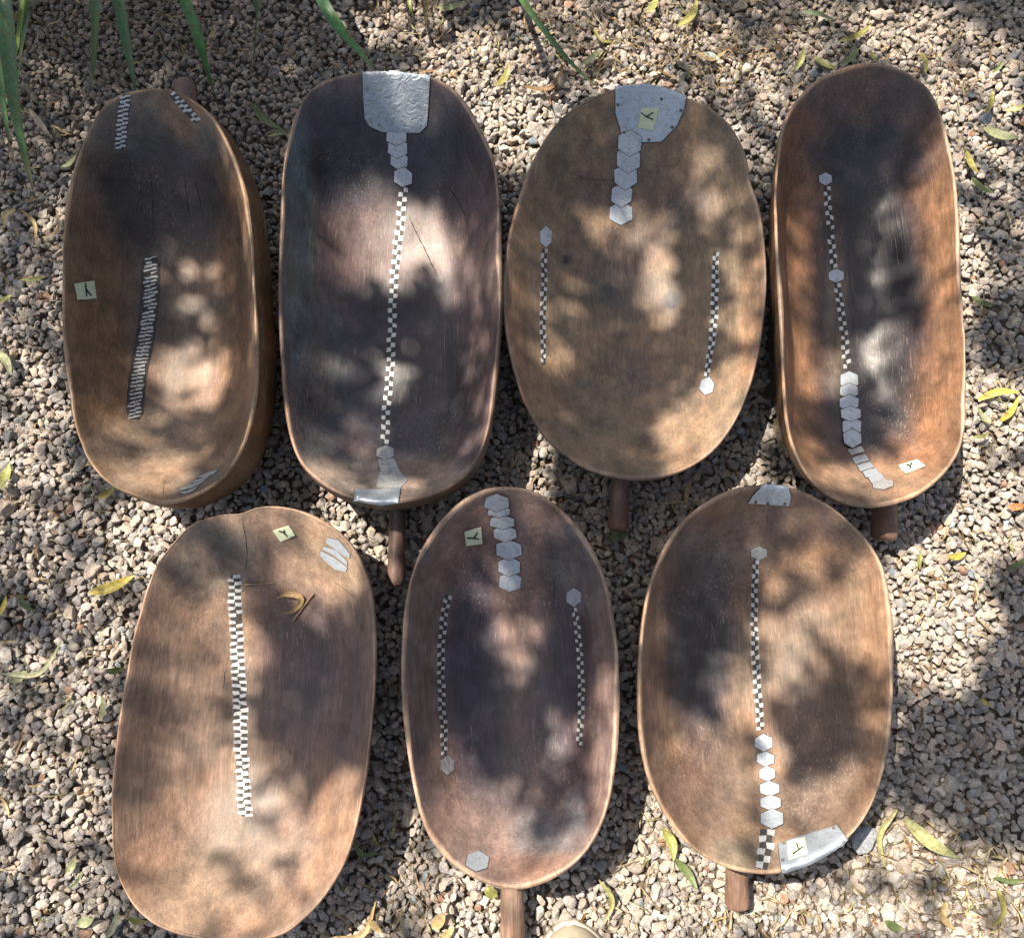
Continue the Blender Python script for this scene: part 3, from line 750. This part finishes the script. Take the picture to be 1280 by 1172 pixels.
L(85,1110,102,1088,4,GR,'thin green leaf strip just below a pale leaf, left of the largest bowl',.15)
L(96,1152,118,1146,14,PG,'wide pale green leaf near the bottom edge, left of the largest bowl',.1)
L(160,1146,184,1151,8,OL,'olive leaf beside the near left rim of the largest bowl',.1)
L(133,1172,146,1138,9,(.24,.27,.18),'grey green leaf standing at the near left of the largest bowl',.1)
L(440,1046,476,1066,6,GR,'curved green leaf beside the near right rim of the largest bowl',.3)
L(466,1040,484,1060,4,OL,'thin olive leaf in shade left of the middle bowl',.2)
L(408,1172,470,1126,8,TA,'long tan curled leaf on gravel between the largest bowl and middle bowl',.3)
L(540,1160,556,1140,14,TA,'beige oval leaf below the middle bowl, left of its handle',.05)
L(546,1176,568,1158,11,(.42,.36,.17),'dull yellow leaf at the bottom edge left of the middle bowl handle',.05)
L(462,1148,478,1166,9,TA,'short beige leaf near the bottom edge below the largest bowl',.05)
L(607,1108,622,1120,14,YG,'light green leaf peeping out beside the handle under the middle bowl',.05)
L(748,1098,754,1156,6,(.33,.32,.13),'thin curved leaf on sunlit gravel above the shoe',-.25)
L(828,1034,842,1076,14,YG,'yellow green curled leaf on sunny gravel beside the scratched bowl near left rim',-.1)
L(842,1072,872,1112,11,GR,'pointed green leaf tip just beyond the yellow green curled leaf',-.06)
L(758,674,786,664,12,GR,'green leaf caught under the handle tip of the broad oval bowl',.05)
L(864,600,858,632,7,TA,'brown leaf stalk in shade right of the broad oval bowl handle',.08)
L(1214,371,1244,381,10,GR,'green leaf on gravel at the right wall of the long narrow bowl',.1)
L(1222,500,1275,490,11,YE,'long yellow leaf lying level, right of the long narrow bowl',-.1)
L(1248,528,1274,494,9,YE,'yellow leaf crossing the end of the long level yellow leaf',.1)
L(1222,508,1240,530,7,PG,'pale leaf just under the long level yellow leaf',.1)
L(1216,546,1238,540,6,YG,'small yellow green leaf on gravel beside the near right curve of the long bowl',.1)
L(1184,696,1208,690,10,YE,'yellow leaf on sunlit gravel below the long narrow bowl',.1)
L(1152,690,1150,712,7,YG,'upright yellow green leaf right of the scratched bowl far rim',.1)
L(1258,634,1284,630,10,(.48,.22,.09),'orange brown leaf at the right frame edge below the long bowl',.05)
L(1130,1022,1198,1072,17,(.36,.37,.17),'large pale green leaf on gravel right of the scratched bowl near rim',.06)
L(1122,1010,1106,1084,8,(.34,.33,.14),'tall curled leaf standing between the scratched bowl and the large pale leaf',.2)
L(1106,1150,1130,1160,11,GR,'green leaf near the bottom edge right of the scratched bowl handle',.1)
L(1242,1096,1290,1098,7,GR,'thin green leaf poking in from the right frame edge, near the bottom',.08)
L(1246,1112,1240,1160,7,OL,'curved olive leaf near the bottom right corner',-.25)
L(1184,1124,1196,1162,9,TA,'tan hooked leaf near the bottom right, left of the curved olive leaf',.3)
L(1258,710,1284,696,9,GR,'green leaf at the right frame edge below the orange brown leaf',.1)
L(1226,872,1240,882,6,YE,'small yellow leaf on the edge of the dark gravel right of the scratched bowl',.1)
L(808,16,822,-6,12,YG,'light green leaf at the top edge above the broad oval bowl',.1)
L(846,34,872,-2,12,OL,'olive leaf at the top edge, right of the light green leaf',.15)
L(868,62,910,62,7,TA,'tan curled leaf on gravel above the broad oval bowl',.3)
L(1000,15,1044,26,9,(.20,.27,.14),'grey green leaf near the top edge above the long bowl',-.05)
L(1048,52,1090,30,9,OL,'olive leaf above the far end of the long narrow bowl',.1)
L(992,90,1005,58,9,YG,'yellow green leaf left of the far end of the long narrow bowl',.1)
L(1017,72,1044,86,12,YG,'short bright leaf touching the far rim of the long narrow bowl',.05)
L(1050,80,1074,60,11,GR,'green leaf rising from behind the far rim of the long narrow bowl',.1)
L(1150,66,1157,92,9,OL,'olive leaf right of the far end of the long narrow bowl',-.1)
L(1088,64,1096,78,8,OL,'little olive leaf behind the far rim of the long bowl',.1)
L(1229,160,1274,172,17,PG,'broad pale green leaf on gravel right of the long bowl',.08)
L(1208,188,1224,218,11,OL,'drooping olive leaf below the broad pale green leaf',.1)
L(1214,222,1244,242,10,GR,'dark green leaf below the drooping olive leaf right of the long bowl',.1)
L(1232,142,1240,112,8,OL,'upright olive leaf above the broad pale green leaf',.1)
L(1256,138,1284,128,9,(.36,.36,.14),'dull leaf at the right frame edge above the broad pale green leaf',.1)
L(1240,92,1254,74,7,GR,'small green leaf near the top right corner',.1)
L(620,108,636,78,11,OL,'olive curled leaf on sunlit gravel between the blackened and oval bowls',.15)
L(652,108,706,80,8,BN,'brown curled leaf on gravel left of the riveted patch',.3)
L(728,80,750,60,11,PG,'pale green leaf above the riveted patch bowl',.1)
L(742,36,768,54,6,OL,'thin olive leaf near the top edge beside the long drooping blade',.2)
L(546,10,582,2,12,PG,'pale leaf at the top edge above the blackened bowl',.1)
L(10,8,40,26,8,BN,'dry brown leaf in the far left corner among the strap leaves',.2)
L(20,262,6,284,10,TA,'curled straw coloured leaf at the left, beside the deep bowl',.3)
L(26,262,44,306,6,TA,'long curved tan leaf left of the deep bowl',-.2)
L(70,262,50,298,4,TA,'thin tan leaf stalk looping beside the left wall of the deep bowl',-.35)
L(36,136,64,172,9,(.36,.30,.22),'dry greyish blade fragment left of the deep bowl',.0)
L(260,48,268,30,8,TA,'tan leaf scrap between the green blades at the top edge',.2)
L(880,66,900,76,12,(.36,.42,.38),'pale bluish scrap of leaf above the oval bowl',.0)

# strap-leaved plants rooted just beyond the frame
def blade_plant(label, root_px, blades, cat='plant'):
    c = on_plane(root_px[0], root_px[1], 0)
    r = root_of('strap_leaf_plant', (c.x, c.y, 0), label=label, cat=cat, group='strap leaved plants along the top edge')
    for (pts, w, col, tipcol) in blades:
        S = open_spline([(p[0], p[1], p[2]) for p in pts], 5.0); n = len(S)
        P = [on_plane(a, b, z) for a, b, z in S]
        v, f = ribbon(P, lambda t: mm(w)*max(.06, min(1, (1-t)*3.0)**.7), .35)
        tt = np.repeat(np.linspace(0, 1, n), 5)[:, None]; k = np.clip((tt-.86)/.1, 0, 1)
        T = np.array(col)*(1-k)+np.array(tipcol)*k
        stripe = np.tile(np.array((.9, 1, 1.12, 1, .9)), n)[:, None]
        mesh_obj('leaf', v, f, M_BLADE, r, tint=T*stripe)
    return r
G_ = (.055, .125, .05); G2 = (.075, .17, .05); G3 = (.16, .27, .05)
blade_plant('dark green strap leaves drooping in the far left corner', (-40, -110), [
    ([(-30,-100,.02),(-10,-40,.2),(6,10,.23),(16,100,.18),(27,170,.11),(43,243,.03)], 19, G_, (.12,.10,.05)),
    ([(0,-100,.02),(28,-30,.2),(28,10,.22),(20,70,.17),(6,118,.10)], 7, G3, G3),
    ([(10,-100,.02),(34,-30,.16),(32,30,.17),(24,90,.1),(18,128,.05)], 8, G2, BN),
    ([(-60,-60,.02),(-30,60,.12),(-6,120,.10),(14,112,.06)], 9, G3, BN),
    ([(-20,-100,.02),(0,-40,.16),(14,30,.19),(14,80,.15),(-6,128,.08)], 9, G3, G2),
    ([(-40,-100,.02),(-20,-30,.2),(-4,60,.2),(8,150,.12),(16,205,.05)], 13, G_, BN)])
blade_plant('two dark green blades hanging above the far end of the deep bowl', (128, -130), [
    ([(124,-120,.02),(120,-50,.20),(121,0,.22),(119,82,.13),(110,118,.07),(99,140,.03)], 15, G_, (.09,.10,.04)),
    ([(134,-120,.02),(143,-40,.21),(149,0,.22),(159,56,.18),(170,116,.13)], 14, G_, G_)])
blade_plant('bright green blade bending down right of the deep bowl far end', (226, -130), [
    ([(224,-120,.02),(226,-40,.21),(232,0,.22),(249,49,.18),(263,98,.11),(276,142,.03)], 13, (.07,.18,.06), G_),
    ([(220,-120,.02),(222,-40,.13),(228,0,.13),(237,30,.08)], 9, G_, G_)])
blade_plant('single short blade with browned tip between the deep and blackened bowls', (326, -130), [
    ([(330,-120,.02),(325,-40,.2),(323,0,.21),(320,46,.14),(316,96,.04)], 12, (.06,.11,.05), BN)])
blade_plant('strong green blade running down to the hammered patch of the blackened bowl', (380, -120), [
    ([(372,-110,.02),(388,-40,.16),(404,4,.19),(424,36,.18),(446,62,.155),(470,90,.128)], 14, (.07,.18,.06), (.11,.15,.06))])
blade_plant('long slim blade with dry tip reaching the far left rim of the oval bowl', (620, -120), [
    ([(610,-110,.02),(630,-40,.16),(652,0,.17),(690,52,.12),(722,88,.07),(757,117,.03)], 9, (.09,.19,.07), TA)])
blade_plant('dry tan stalks standing at the top edge above the blackened bowl', (500, -90), [
    ([(488,-80,.02),(485,-20,.08),(483,26,.02)], 10, (.30,.22,.13), BN),
    ([(536,-80,.02),(534,-20,.09),(532,38,.02)], 9, (.36,.29,.16), TA),
    ([(505,-80,.02),(511,0,.08),(524,42,.02)], 5, (.22,.26,.08), OL)])

def litter():
    """dry grass, bark fibres and leaf crumbs too many to count"""
    v, f, T = [], [], []
    zones = [(560,45,130,70,90),(860,60,120,70,170),(720,50,90,60,60),(1010,60,90,50,60),(1190,90,100,110,90),(1245,300,50,120,24),(1245,520,50,80,40),(1190,700,70,70,40),(1180,860,90,120,30),(1150,1080,90,80,110),(950,1140,170,40,70),(820,1060,50,90,30),(1240,1120,60,70,50),
             (60,80,120,120,70),(250,60,160,70,90),(30,260,50,140,40),(60,700,110,160,34),(60,1000,110,170,44),(480,1100,70,80,50),(430,900,40,250,20),(900,120,80,60,40),(700,620,50,60,16),(860,620,70,40,14),(600,640,900,900,90)]
    cols = [TA, (.46,.36,.2), (.33,.24,.13), BN, (.40,.36,.2), (.30,.17,.08), (.28,.27,.12)]
    for (zx, zy, rx, ry, n) in zones:
        for _ in range(int(n*1.7)):
            x = random.gauss(zx, rx*.6); y = random.gauss(zy, ry*.6); q = on_plane(x, y, 0)
            if under_bowl(q.x, q.y, 1.0): continue
            ln = random.uniform(.010, .05)*random.choice((.6, 1, 1)); an = random.uniform(0, 2*PI); cv = random.gauss(0, 14 if ln > .02 else 5)
            w = random.uniform(.0007, .0022)*random.choice((1, 1, 1, 2.2)); col = np.array(random.choice(cols))*random.uniform(.6, 1.15)
            P = []; p = np.array((q.x, q.y)); k = 7; z = GROUND_Z-.005+random.uniform(-.004, .006)
            for i in range(k):
                P.append((p[0], p[1], z+.004*math.sin(i*.9+an))); an += cv*ln/k; p = p+np.array((math.cos(an), math.sin(an)))*ln/k
            vv, ff = ribbon(P, lambda t: w*max(.25, math.sin(PI*t)**.5), .5); b = len(v)
            v += vv; f += [tuple(i+b for i in g) for g in ff]; T += [col]*len(vv)
    o = mesh_obj('dry_plant_litter', v, f, M_LEAF, tint=np.array(T))
    props(o, label='dry grass fibres and leaf crumbs strewn over the gravel', cat='plant litter', kind='stuff')
litter()

def flat_stone():
    c = on_plane(1079, 1050, .022); V, Fc = stone_variant(3, 991, 0); V = V*np.array((.021, .021, .011))
    o = mesh_obj('flat_stone', V+np.array(c), [tuple(int(i) for i in f) for f in Fc], bpy.data.materials['crushed_stone'], origin=(c.x, c.y, 0), smooth=False, tint=np.tile(np.array((.25, .265, .28)), (len(V), 1)))
    props(o, label='smooth blue grey flat stone touching the long metal patch of the scratched bowl', cat='stone')
flat_stone()

# bits lying inside the largest bowl
fallen_leaf([(346,746),(356,742),(370,742),(378,747),(376,756),(366,764),(354,766)], 8, (.36,.25,.12), 'dry curled brown leaf lying inside the largest reddish bowl', B=b5, name='curled_leaf', lift=.004, fold=.9)
def twig(pts, w, label, B):
    S = open_spline([(*p, 0) for p in pts], 2.0)[:, :2]; P = [hit(B, a, b, .003) for a, b in S]; v, f = [], []
    m = 6; r = mm(w)*.5
    for k, p in enumerate(P):
        t = (P[min(k+1, len(P)-1)]-P[max(k-1, 0)]).normalized(); s = t.cross(Vector((0, 0, 1))).normalized(); u = s.cross(t)
        for j in range(m): v.append(p+(s*math.cos(j*PI/3)+u*math.sin(j*PI/3))*r*(1+.2*math.sin(k)))
    for k in range(len(P)-1):
        for j in range(m): f.append((k*m+j, k*m+(j+1) % m, (k+1)*m+(j+1) % m, (k+1)*m+j))
    o = mesh_obj('twig', v, f, M_LEAF, origin=(P[0].x, P[0].y, 0), tint=np.tile(np.array((.36, .25, .15)), (len(v), 1)))
    props(o, label=label, cat='twig')
twig([(393,741),(381,757),(367,776)], 2.2, 'straight dry twig beside the curled leaf inside the largest bowl', b5)
twig([(306,730),(320,729),(343,727)], 1.6, 'thin dark twig between the checkered stripe and tag in the largest bowl', b5)

# ------------------------------------------------------------------ shoe of the photographer
def shoe():
    tip = on_plane(712, 1158, .035); yaw = math.radians(6)
    r = root_of('shoe', (tip.x, tip.y, 0), label='toe of a beige canvas shoe standing on gravel at the bottom edge', cat='shoe')
    R = Matrix.Rotation(yaw, 3, 'Z'); base = Vector((tip.x, tip.y, 0))
    L_ = .29
    def half(t): return .006+.049*min(1, (t/.16))**.55*(1-.22*math.exp(-((t-.62)/.16)**2)) if t < .8 else .0455*(1-((t-.8)/.2)**2.4*.75)
    def top(t): return .030+.022*min(1, t/.12)**.6+.05*max(0, min(1, (t-.25)/.45))
    v, f = [], []; n, m = 40, 24
    for i in range(n+1):
        t = i/n
        for k in range(m+1):
            a = PI*k/m; x = half(t)*math.cos(a)*(1 if t < .5 else 1); z = .020+(top(t)-.020)*math.sin(a)**.75
            z += .0012*math.sin(t*60)*(t > .2)*math.sin(a)
            v.append(base+R @ Vector((x, -t*L_, z)))
    for i in range(n):
        for k in range(m): a = i*(m+1)+k; f.append((a, a+1, a+m+2, a+m+1))
    canvas = plain_mat('shoe_canvas', (.27, .23, .175), .85, .12, 700, .4)
    rubber = plain_mat('shoe_rubber', (.38, .345, .29), .6, .1, 90, .2)
    mesh_obj('upper', v, f, canvas, r)
    v, f = [], []; ring = []
    for sgn in (1, -1):
        ts = np.linspace(0, 1, n+1); ts = ts if sgn == 1 else ts[::-1]
        for t in ts: ring.append((sgn*(half(t)+.0035), -t*L_+(.004 if t == 0 else 0)))
    M_ = len(ring)
    for z, s in ((0.002, .97), (.006, 1), (.022, 1), (.0245, .985)):
        for x, y in ring: v.append(base+R @ Vector((x*s, (y+.14)*s-.14, z)))
    for j in range(3):
        for k in range(M_): f.append((j*M_+k, j*M_+(k+1) % M_, (j+1)*M_+(k+1) % M_, (j+1)*M_+k))
    f.append(tuple(3*M_+k for k in range(M_))); f.append(tuple(reversed(range(M_))))
    mesh_obj('sole', v, f, rubber, r)
    # stitched toe seam: a raised roll of cloth over the toe
    v, f = [], []; mm_ = 8; pts = []
    for k in range(33):
        a = PI*k/32; t = .045+.10*abs(math.cos(a))**1.6
        pts.append(base+R @ Vector((half(t)*math.cos(a)*.99, -t*L_, .0205+(top(t)-.0195)*math.sin(a)**.75)))
    for k, p in enumerate(pts):
        t = (pts[min(k+1, 32)]-pts[max(k-1, 0)]).normalized(); s = t.cross(Vector((0, 1, .2))).normalized(); u = s.cross(t)
        for j in range(mm_): v.append(p+(s*math.cos(j*PI/4)+u*math.sin(j*PI/4))*.0024)
    for k in range(32):
        for j in range(mm_): f.append((k*mm_+j, k*mm_+(j+1) % mm_, (k+1)*mm_+(j+1) % mm_, (k+1)*mm_+j))
    mesh_obj('toe_seam', v, f, canvas, r)
shoe()

# ------------------------------------------------------------------ the tree overhead that dapples the light
# gaps in its foliage: where the sun comes through (place on the ground, half sizes, how open)
GAPS = [  # gravel
 (585,120,70,80,1),(660,150,50,60,.95),(500,25,60,28,.8),(700,40,60,40,.6),(800,50,90,70,.75),(900,90,70,50,.6),(960,150,50,60,.6),(1130,40,60,36,1),(1000,40,60,50,.55),(1215,110,60,70,.75),(1235,200,50,50,.6),(1240,300,50,60,.45),
 (1245,515,60,42,1),(1215,640,80,60,1),(1170,770,70,90,1),(1130,660,30,40,.8),(1120,1060,60,50,.75),(1235,1130,60,60,.85),(1000,1140,160,40,.9),(830,1010,80,110,1),(800,1110,90,70,1),(590,1140,60,50,1),(1130,1140,60,40,.55),(715,1165,60,30,1),
 (25,530,55,90,.7),(175,680,40,60,1),(130,780,60,60,.6),(70,900,110,90,.5),(70,1050,110,110,.55),(70,680,110,90,.22),(30,370,60,100,.28),(430,650,36,60,1),(465,710,40,40,1),(675,590,18,50,.9),(935,600,26,26,.9),(470,1120,50,60,.5),(60,180,90,90,.12),(980,480,10,100,.4),
]
GAPS_BOWL = [
 (245,480,48,40,.75),(165,590,70,40,.7),(100,540,30,70,.6),(225,380,80,60,.06),(325,280,30,150,.5),
 # blackened bowl
 (476,290,48,42,1),(552,304,32,36,.85),(572,352,24,24,.6),(470,350,50,18,.6),(450,475,50,30,.5),(455,540,22,30,.65),(470,615,80,22,.5),(600,430,22,120,.35),
 # oval bowl
 (880,530,52,60,.95),(920,480,30,40,.8),(790,290,54,22,.45),(825,370,28,44,.5),(930,340,32,90,.45),(670,380,40,80,.35),(880,230,24,50,.4),
 # long bowl
 (1182,262,46,74,1),(1172,480,58,88,1),(1115,270,20,24,.6),(1025,465,40,34,.75),(998,370,18,80,.6),(1120,595,95,34,.95),(1110,430,34,90,.28),(1010,570,26,40,.6),
 # largest bowl
 (245,790,64,80,.85),(230,960,90,60,.8),(290,1045,90,60,.9),(420,1050,50,70,1),(300,1130,130,50,.75),(400,690,70,66,.65),(330,660,60,24,.45),(170,930,30,140,.4),
 # middle bowl
 (640,780,38,60,.42),(580,1040,64,62,1),(660,1095,80,22,.75),(755,960,24,110,.75),(705,925,26,36,.4),(620,640,80,26,.3),(540,970,24,60,.4),
 # right bowl
 (1000,700,52,44,.5),(1000,810,46,52,.75),(915,885,36,56,.8),(1085,760,38,52,.9),(1095,850,24,60,.45),(835,935,32,36,.6),(1065,975,24,24,.65),(1020,1025,60,50,.9),(865,1020,46,40,.45),(960,960,20,50,.7),(820,760,14,90,.4),(1020,620,50,16,.6)]
def openness(px, py, GA):
    q = np.sqrt(((px-GA[:, 0])/GA[:, 2])**2+((py-GA[:, 1])/GA[:, 3])**2)
    w = np.clip((1.36-q)/.45, 0, 1)
    return float((w*GA[:, 4]).max())
def sun_foot(g):
    # follow the sunbeam that lights this spot down to the level of the ground
    d = ray(g[0], g[1]); best = on_plane(g[0], g[1], .012)
    for B in BOWLS.values():
        loc = B['bvh'].ray_cast(CAM, d)[0]
        if loc is not None and loc.z > best.z: best = loc
    q = best-SUN/SUN.z*best.z
    return (*to_px(q), *g[2:])
GA = np.array([sun_foot(g) for g in GAPS+GAPS_BOWL], float)
def tree():
    hz = 2.8; t0 = hz/SUN.z
    r = root_of('shade_tree', (-3.1, 2.6, 0), label='leafy tree overhead whose foliage throws dappled shade over bowls and gravel', cat='tree')
    v, f, T = [], [], []
    c1 = on_plane(-130, -130); c2 = on_plane(1410, -130); c3 = on_plane(-130, 1300)
    n = 0; DEPTH = 4.8
    x0, x1, y0, y1 = c1.x, c2.x, c3.y, c1.y; area = (x1-x0)*(y1-y0)
    ln, w = .062, .017; leaf_area = ln*w*.62
    total = int(area*DEPTH/(leaf_area*.86))
    pr = np.random.default_rng(3)
    for _ in range(total):
        x = pr.uniform(x0, x1); y = pr.uniform(y0, y1)
        m = openness(*to_px((x, y, 0)), GA)
        need = -math.log(max(m, .01))/DEPTH if m < .97 else 0
        if pr.random() > need: continue
        dt = pr.uniform(-.3, .3); p = np.array((x, y, 0))+np.array(SUN)*(t0+dt)
        an = pr.normal(-.7, .75); d = np.array((math.cos(an), math.sin(an), pr.uniform(-.5, .3))); d /= np.linalg.norm(d)
        s = np.cross(d, (0, 0, 1)); s /= np.linalg.norm(s); s = s+np.array((0, 0, pr.uniform(-.35, .35))); s /= np.linalg.norm(s)
        L2 = ln*pr.uniform(.75, 1.25)*.5; w2 = w*.5*pr.uniform(.8, 1.2); b = len(v)
        v += [p-d*L2, p-d*L2*.3+s*w2, p+d*L2*.35+s*w2*.85, p+d*L2, p+d*L2*.35-s*w2*.85, p-d*L2*.3-s*w2]
        f.append((b, b+1, b+2, b+3, b+4, b+5)); T += [np.array((.07, .13, .035))*pr.uniform(.7, 1.4)]*6; n += 1
    cr = mesh_obj('crown', v, f, M_BLADE, r, smooth=False, tint=np.array(T))
    bark = plain_mat('bark', (.13, .095, .065), .9, .4, 40, .8)
    def limb(name, pts, r0, r1):
        P = open_spline([(*p,) for p in pts], .12); vv, ff = [], []; m = 12
        for k, p in enumerate(P):
            t = Vector(P[min(k+1, len(P)-1)]-P[max(k-1, 0)]).normalized(); s = t.cross(Vector((.3, .9, .1))).normalized(); u = s.cross(t); rr = r0+(r1-r0)*k/(len(P)-1)
            for j in range(m): a = 2*PI*j/m; vv.append(Vector(p)+(s*math.cos(a)+u*math.sin(a))*rr*(1+.08*math.sin(3*a+k)))
        for k in range(len(P)-1):
            for j in range(m): ff.append((k*m+j, k*m+(j+1) % m, (k+1)*m+(j+1) % m, (k+1)*m+j))
        return mesh_obj(name, vv, ff, bark, r)
    limb('trunk', [(-3.1, 2.6, -.05), (-3.0, 2.55, 1.2), (-3.05, 2.5, 2.4), (-2.7, 2.2, 3.2)], .17, .09)
    C0 = np.array(SUN)*t0
    limb('branch', [(-2.98, 2.5, 2.5), (-2.5, 2.0, 2.7), (C0[0]-.9, C0[1]+.8, 2.7)], .07, .02)
    limb('branch', [(-3.02, 2.5, 2.3), (-2.7, 1.6, 2.5), (C0[0]-1.0, C0[1]-.5, 2.7)], .06, .02)
    print('CANOPY LEAVES', n, 'of', total)
tree()

# ------------------------------------------------------------------ finish: parent offsets, light, world
for r in ROOTS:
    if '_o' in r: del r['_o']
sun = bpy.data.lights.new('sun', 'SUN'); sun.energy = 5.0; sun.angle = math.radians(.5); sun.color = (1, .89, .745)
so = bpy.data.objects.new('sun', sun); COL.objects.link(so)
so.rotation_euler = SUN.to_track_quat('Z', 'Y').to_euler(); so.location = SUN*8
w = bpy.data.worlds.new('World'); scene.world = w; w.use_nodes = True; nt = w.node_tree; nt.nodes.clear()
sky = nt.nodes.new('ShaderNodeTexSky'); sky.sky_type = 'NISHITA'; sky.sun_disc = False
sky.sun_elevation = math.asin(SUN.z); sky.sun_rotation = math.atan2(SUN.x, SUN.y)
sky.air_density = 1; sky.dust_density = 2.5; sky.ozone_density = 1
bg = nt.nodes.new('ShaderNodeBackground'); bg.inputs[1].default_value = .068
wo = nt.nodes.new('ShaderNodeOutputWorld')
hs = nt.nodes.new('ShaderNodeHueSaturation'); hs.inputs['Saturation'].default_value = .6
nt.links.new(sky.outputs[0], hs.inputs['Color']); nt.links.new(hs.outputs[0], bg.inputs[0]); nt.links.new(bg.outputs[0], wo.inputs[0])
vs = scene.view_settings; vs.view_transform = 'Standard'; vs.look = 'None'; vs.exposure = 1.33; vs.gamma = 1; vs.use_curve_mapping = False
scene.cycles.max_bounces = 6; scene.cycles.use_denoising = True
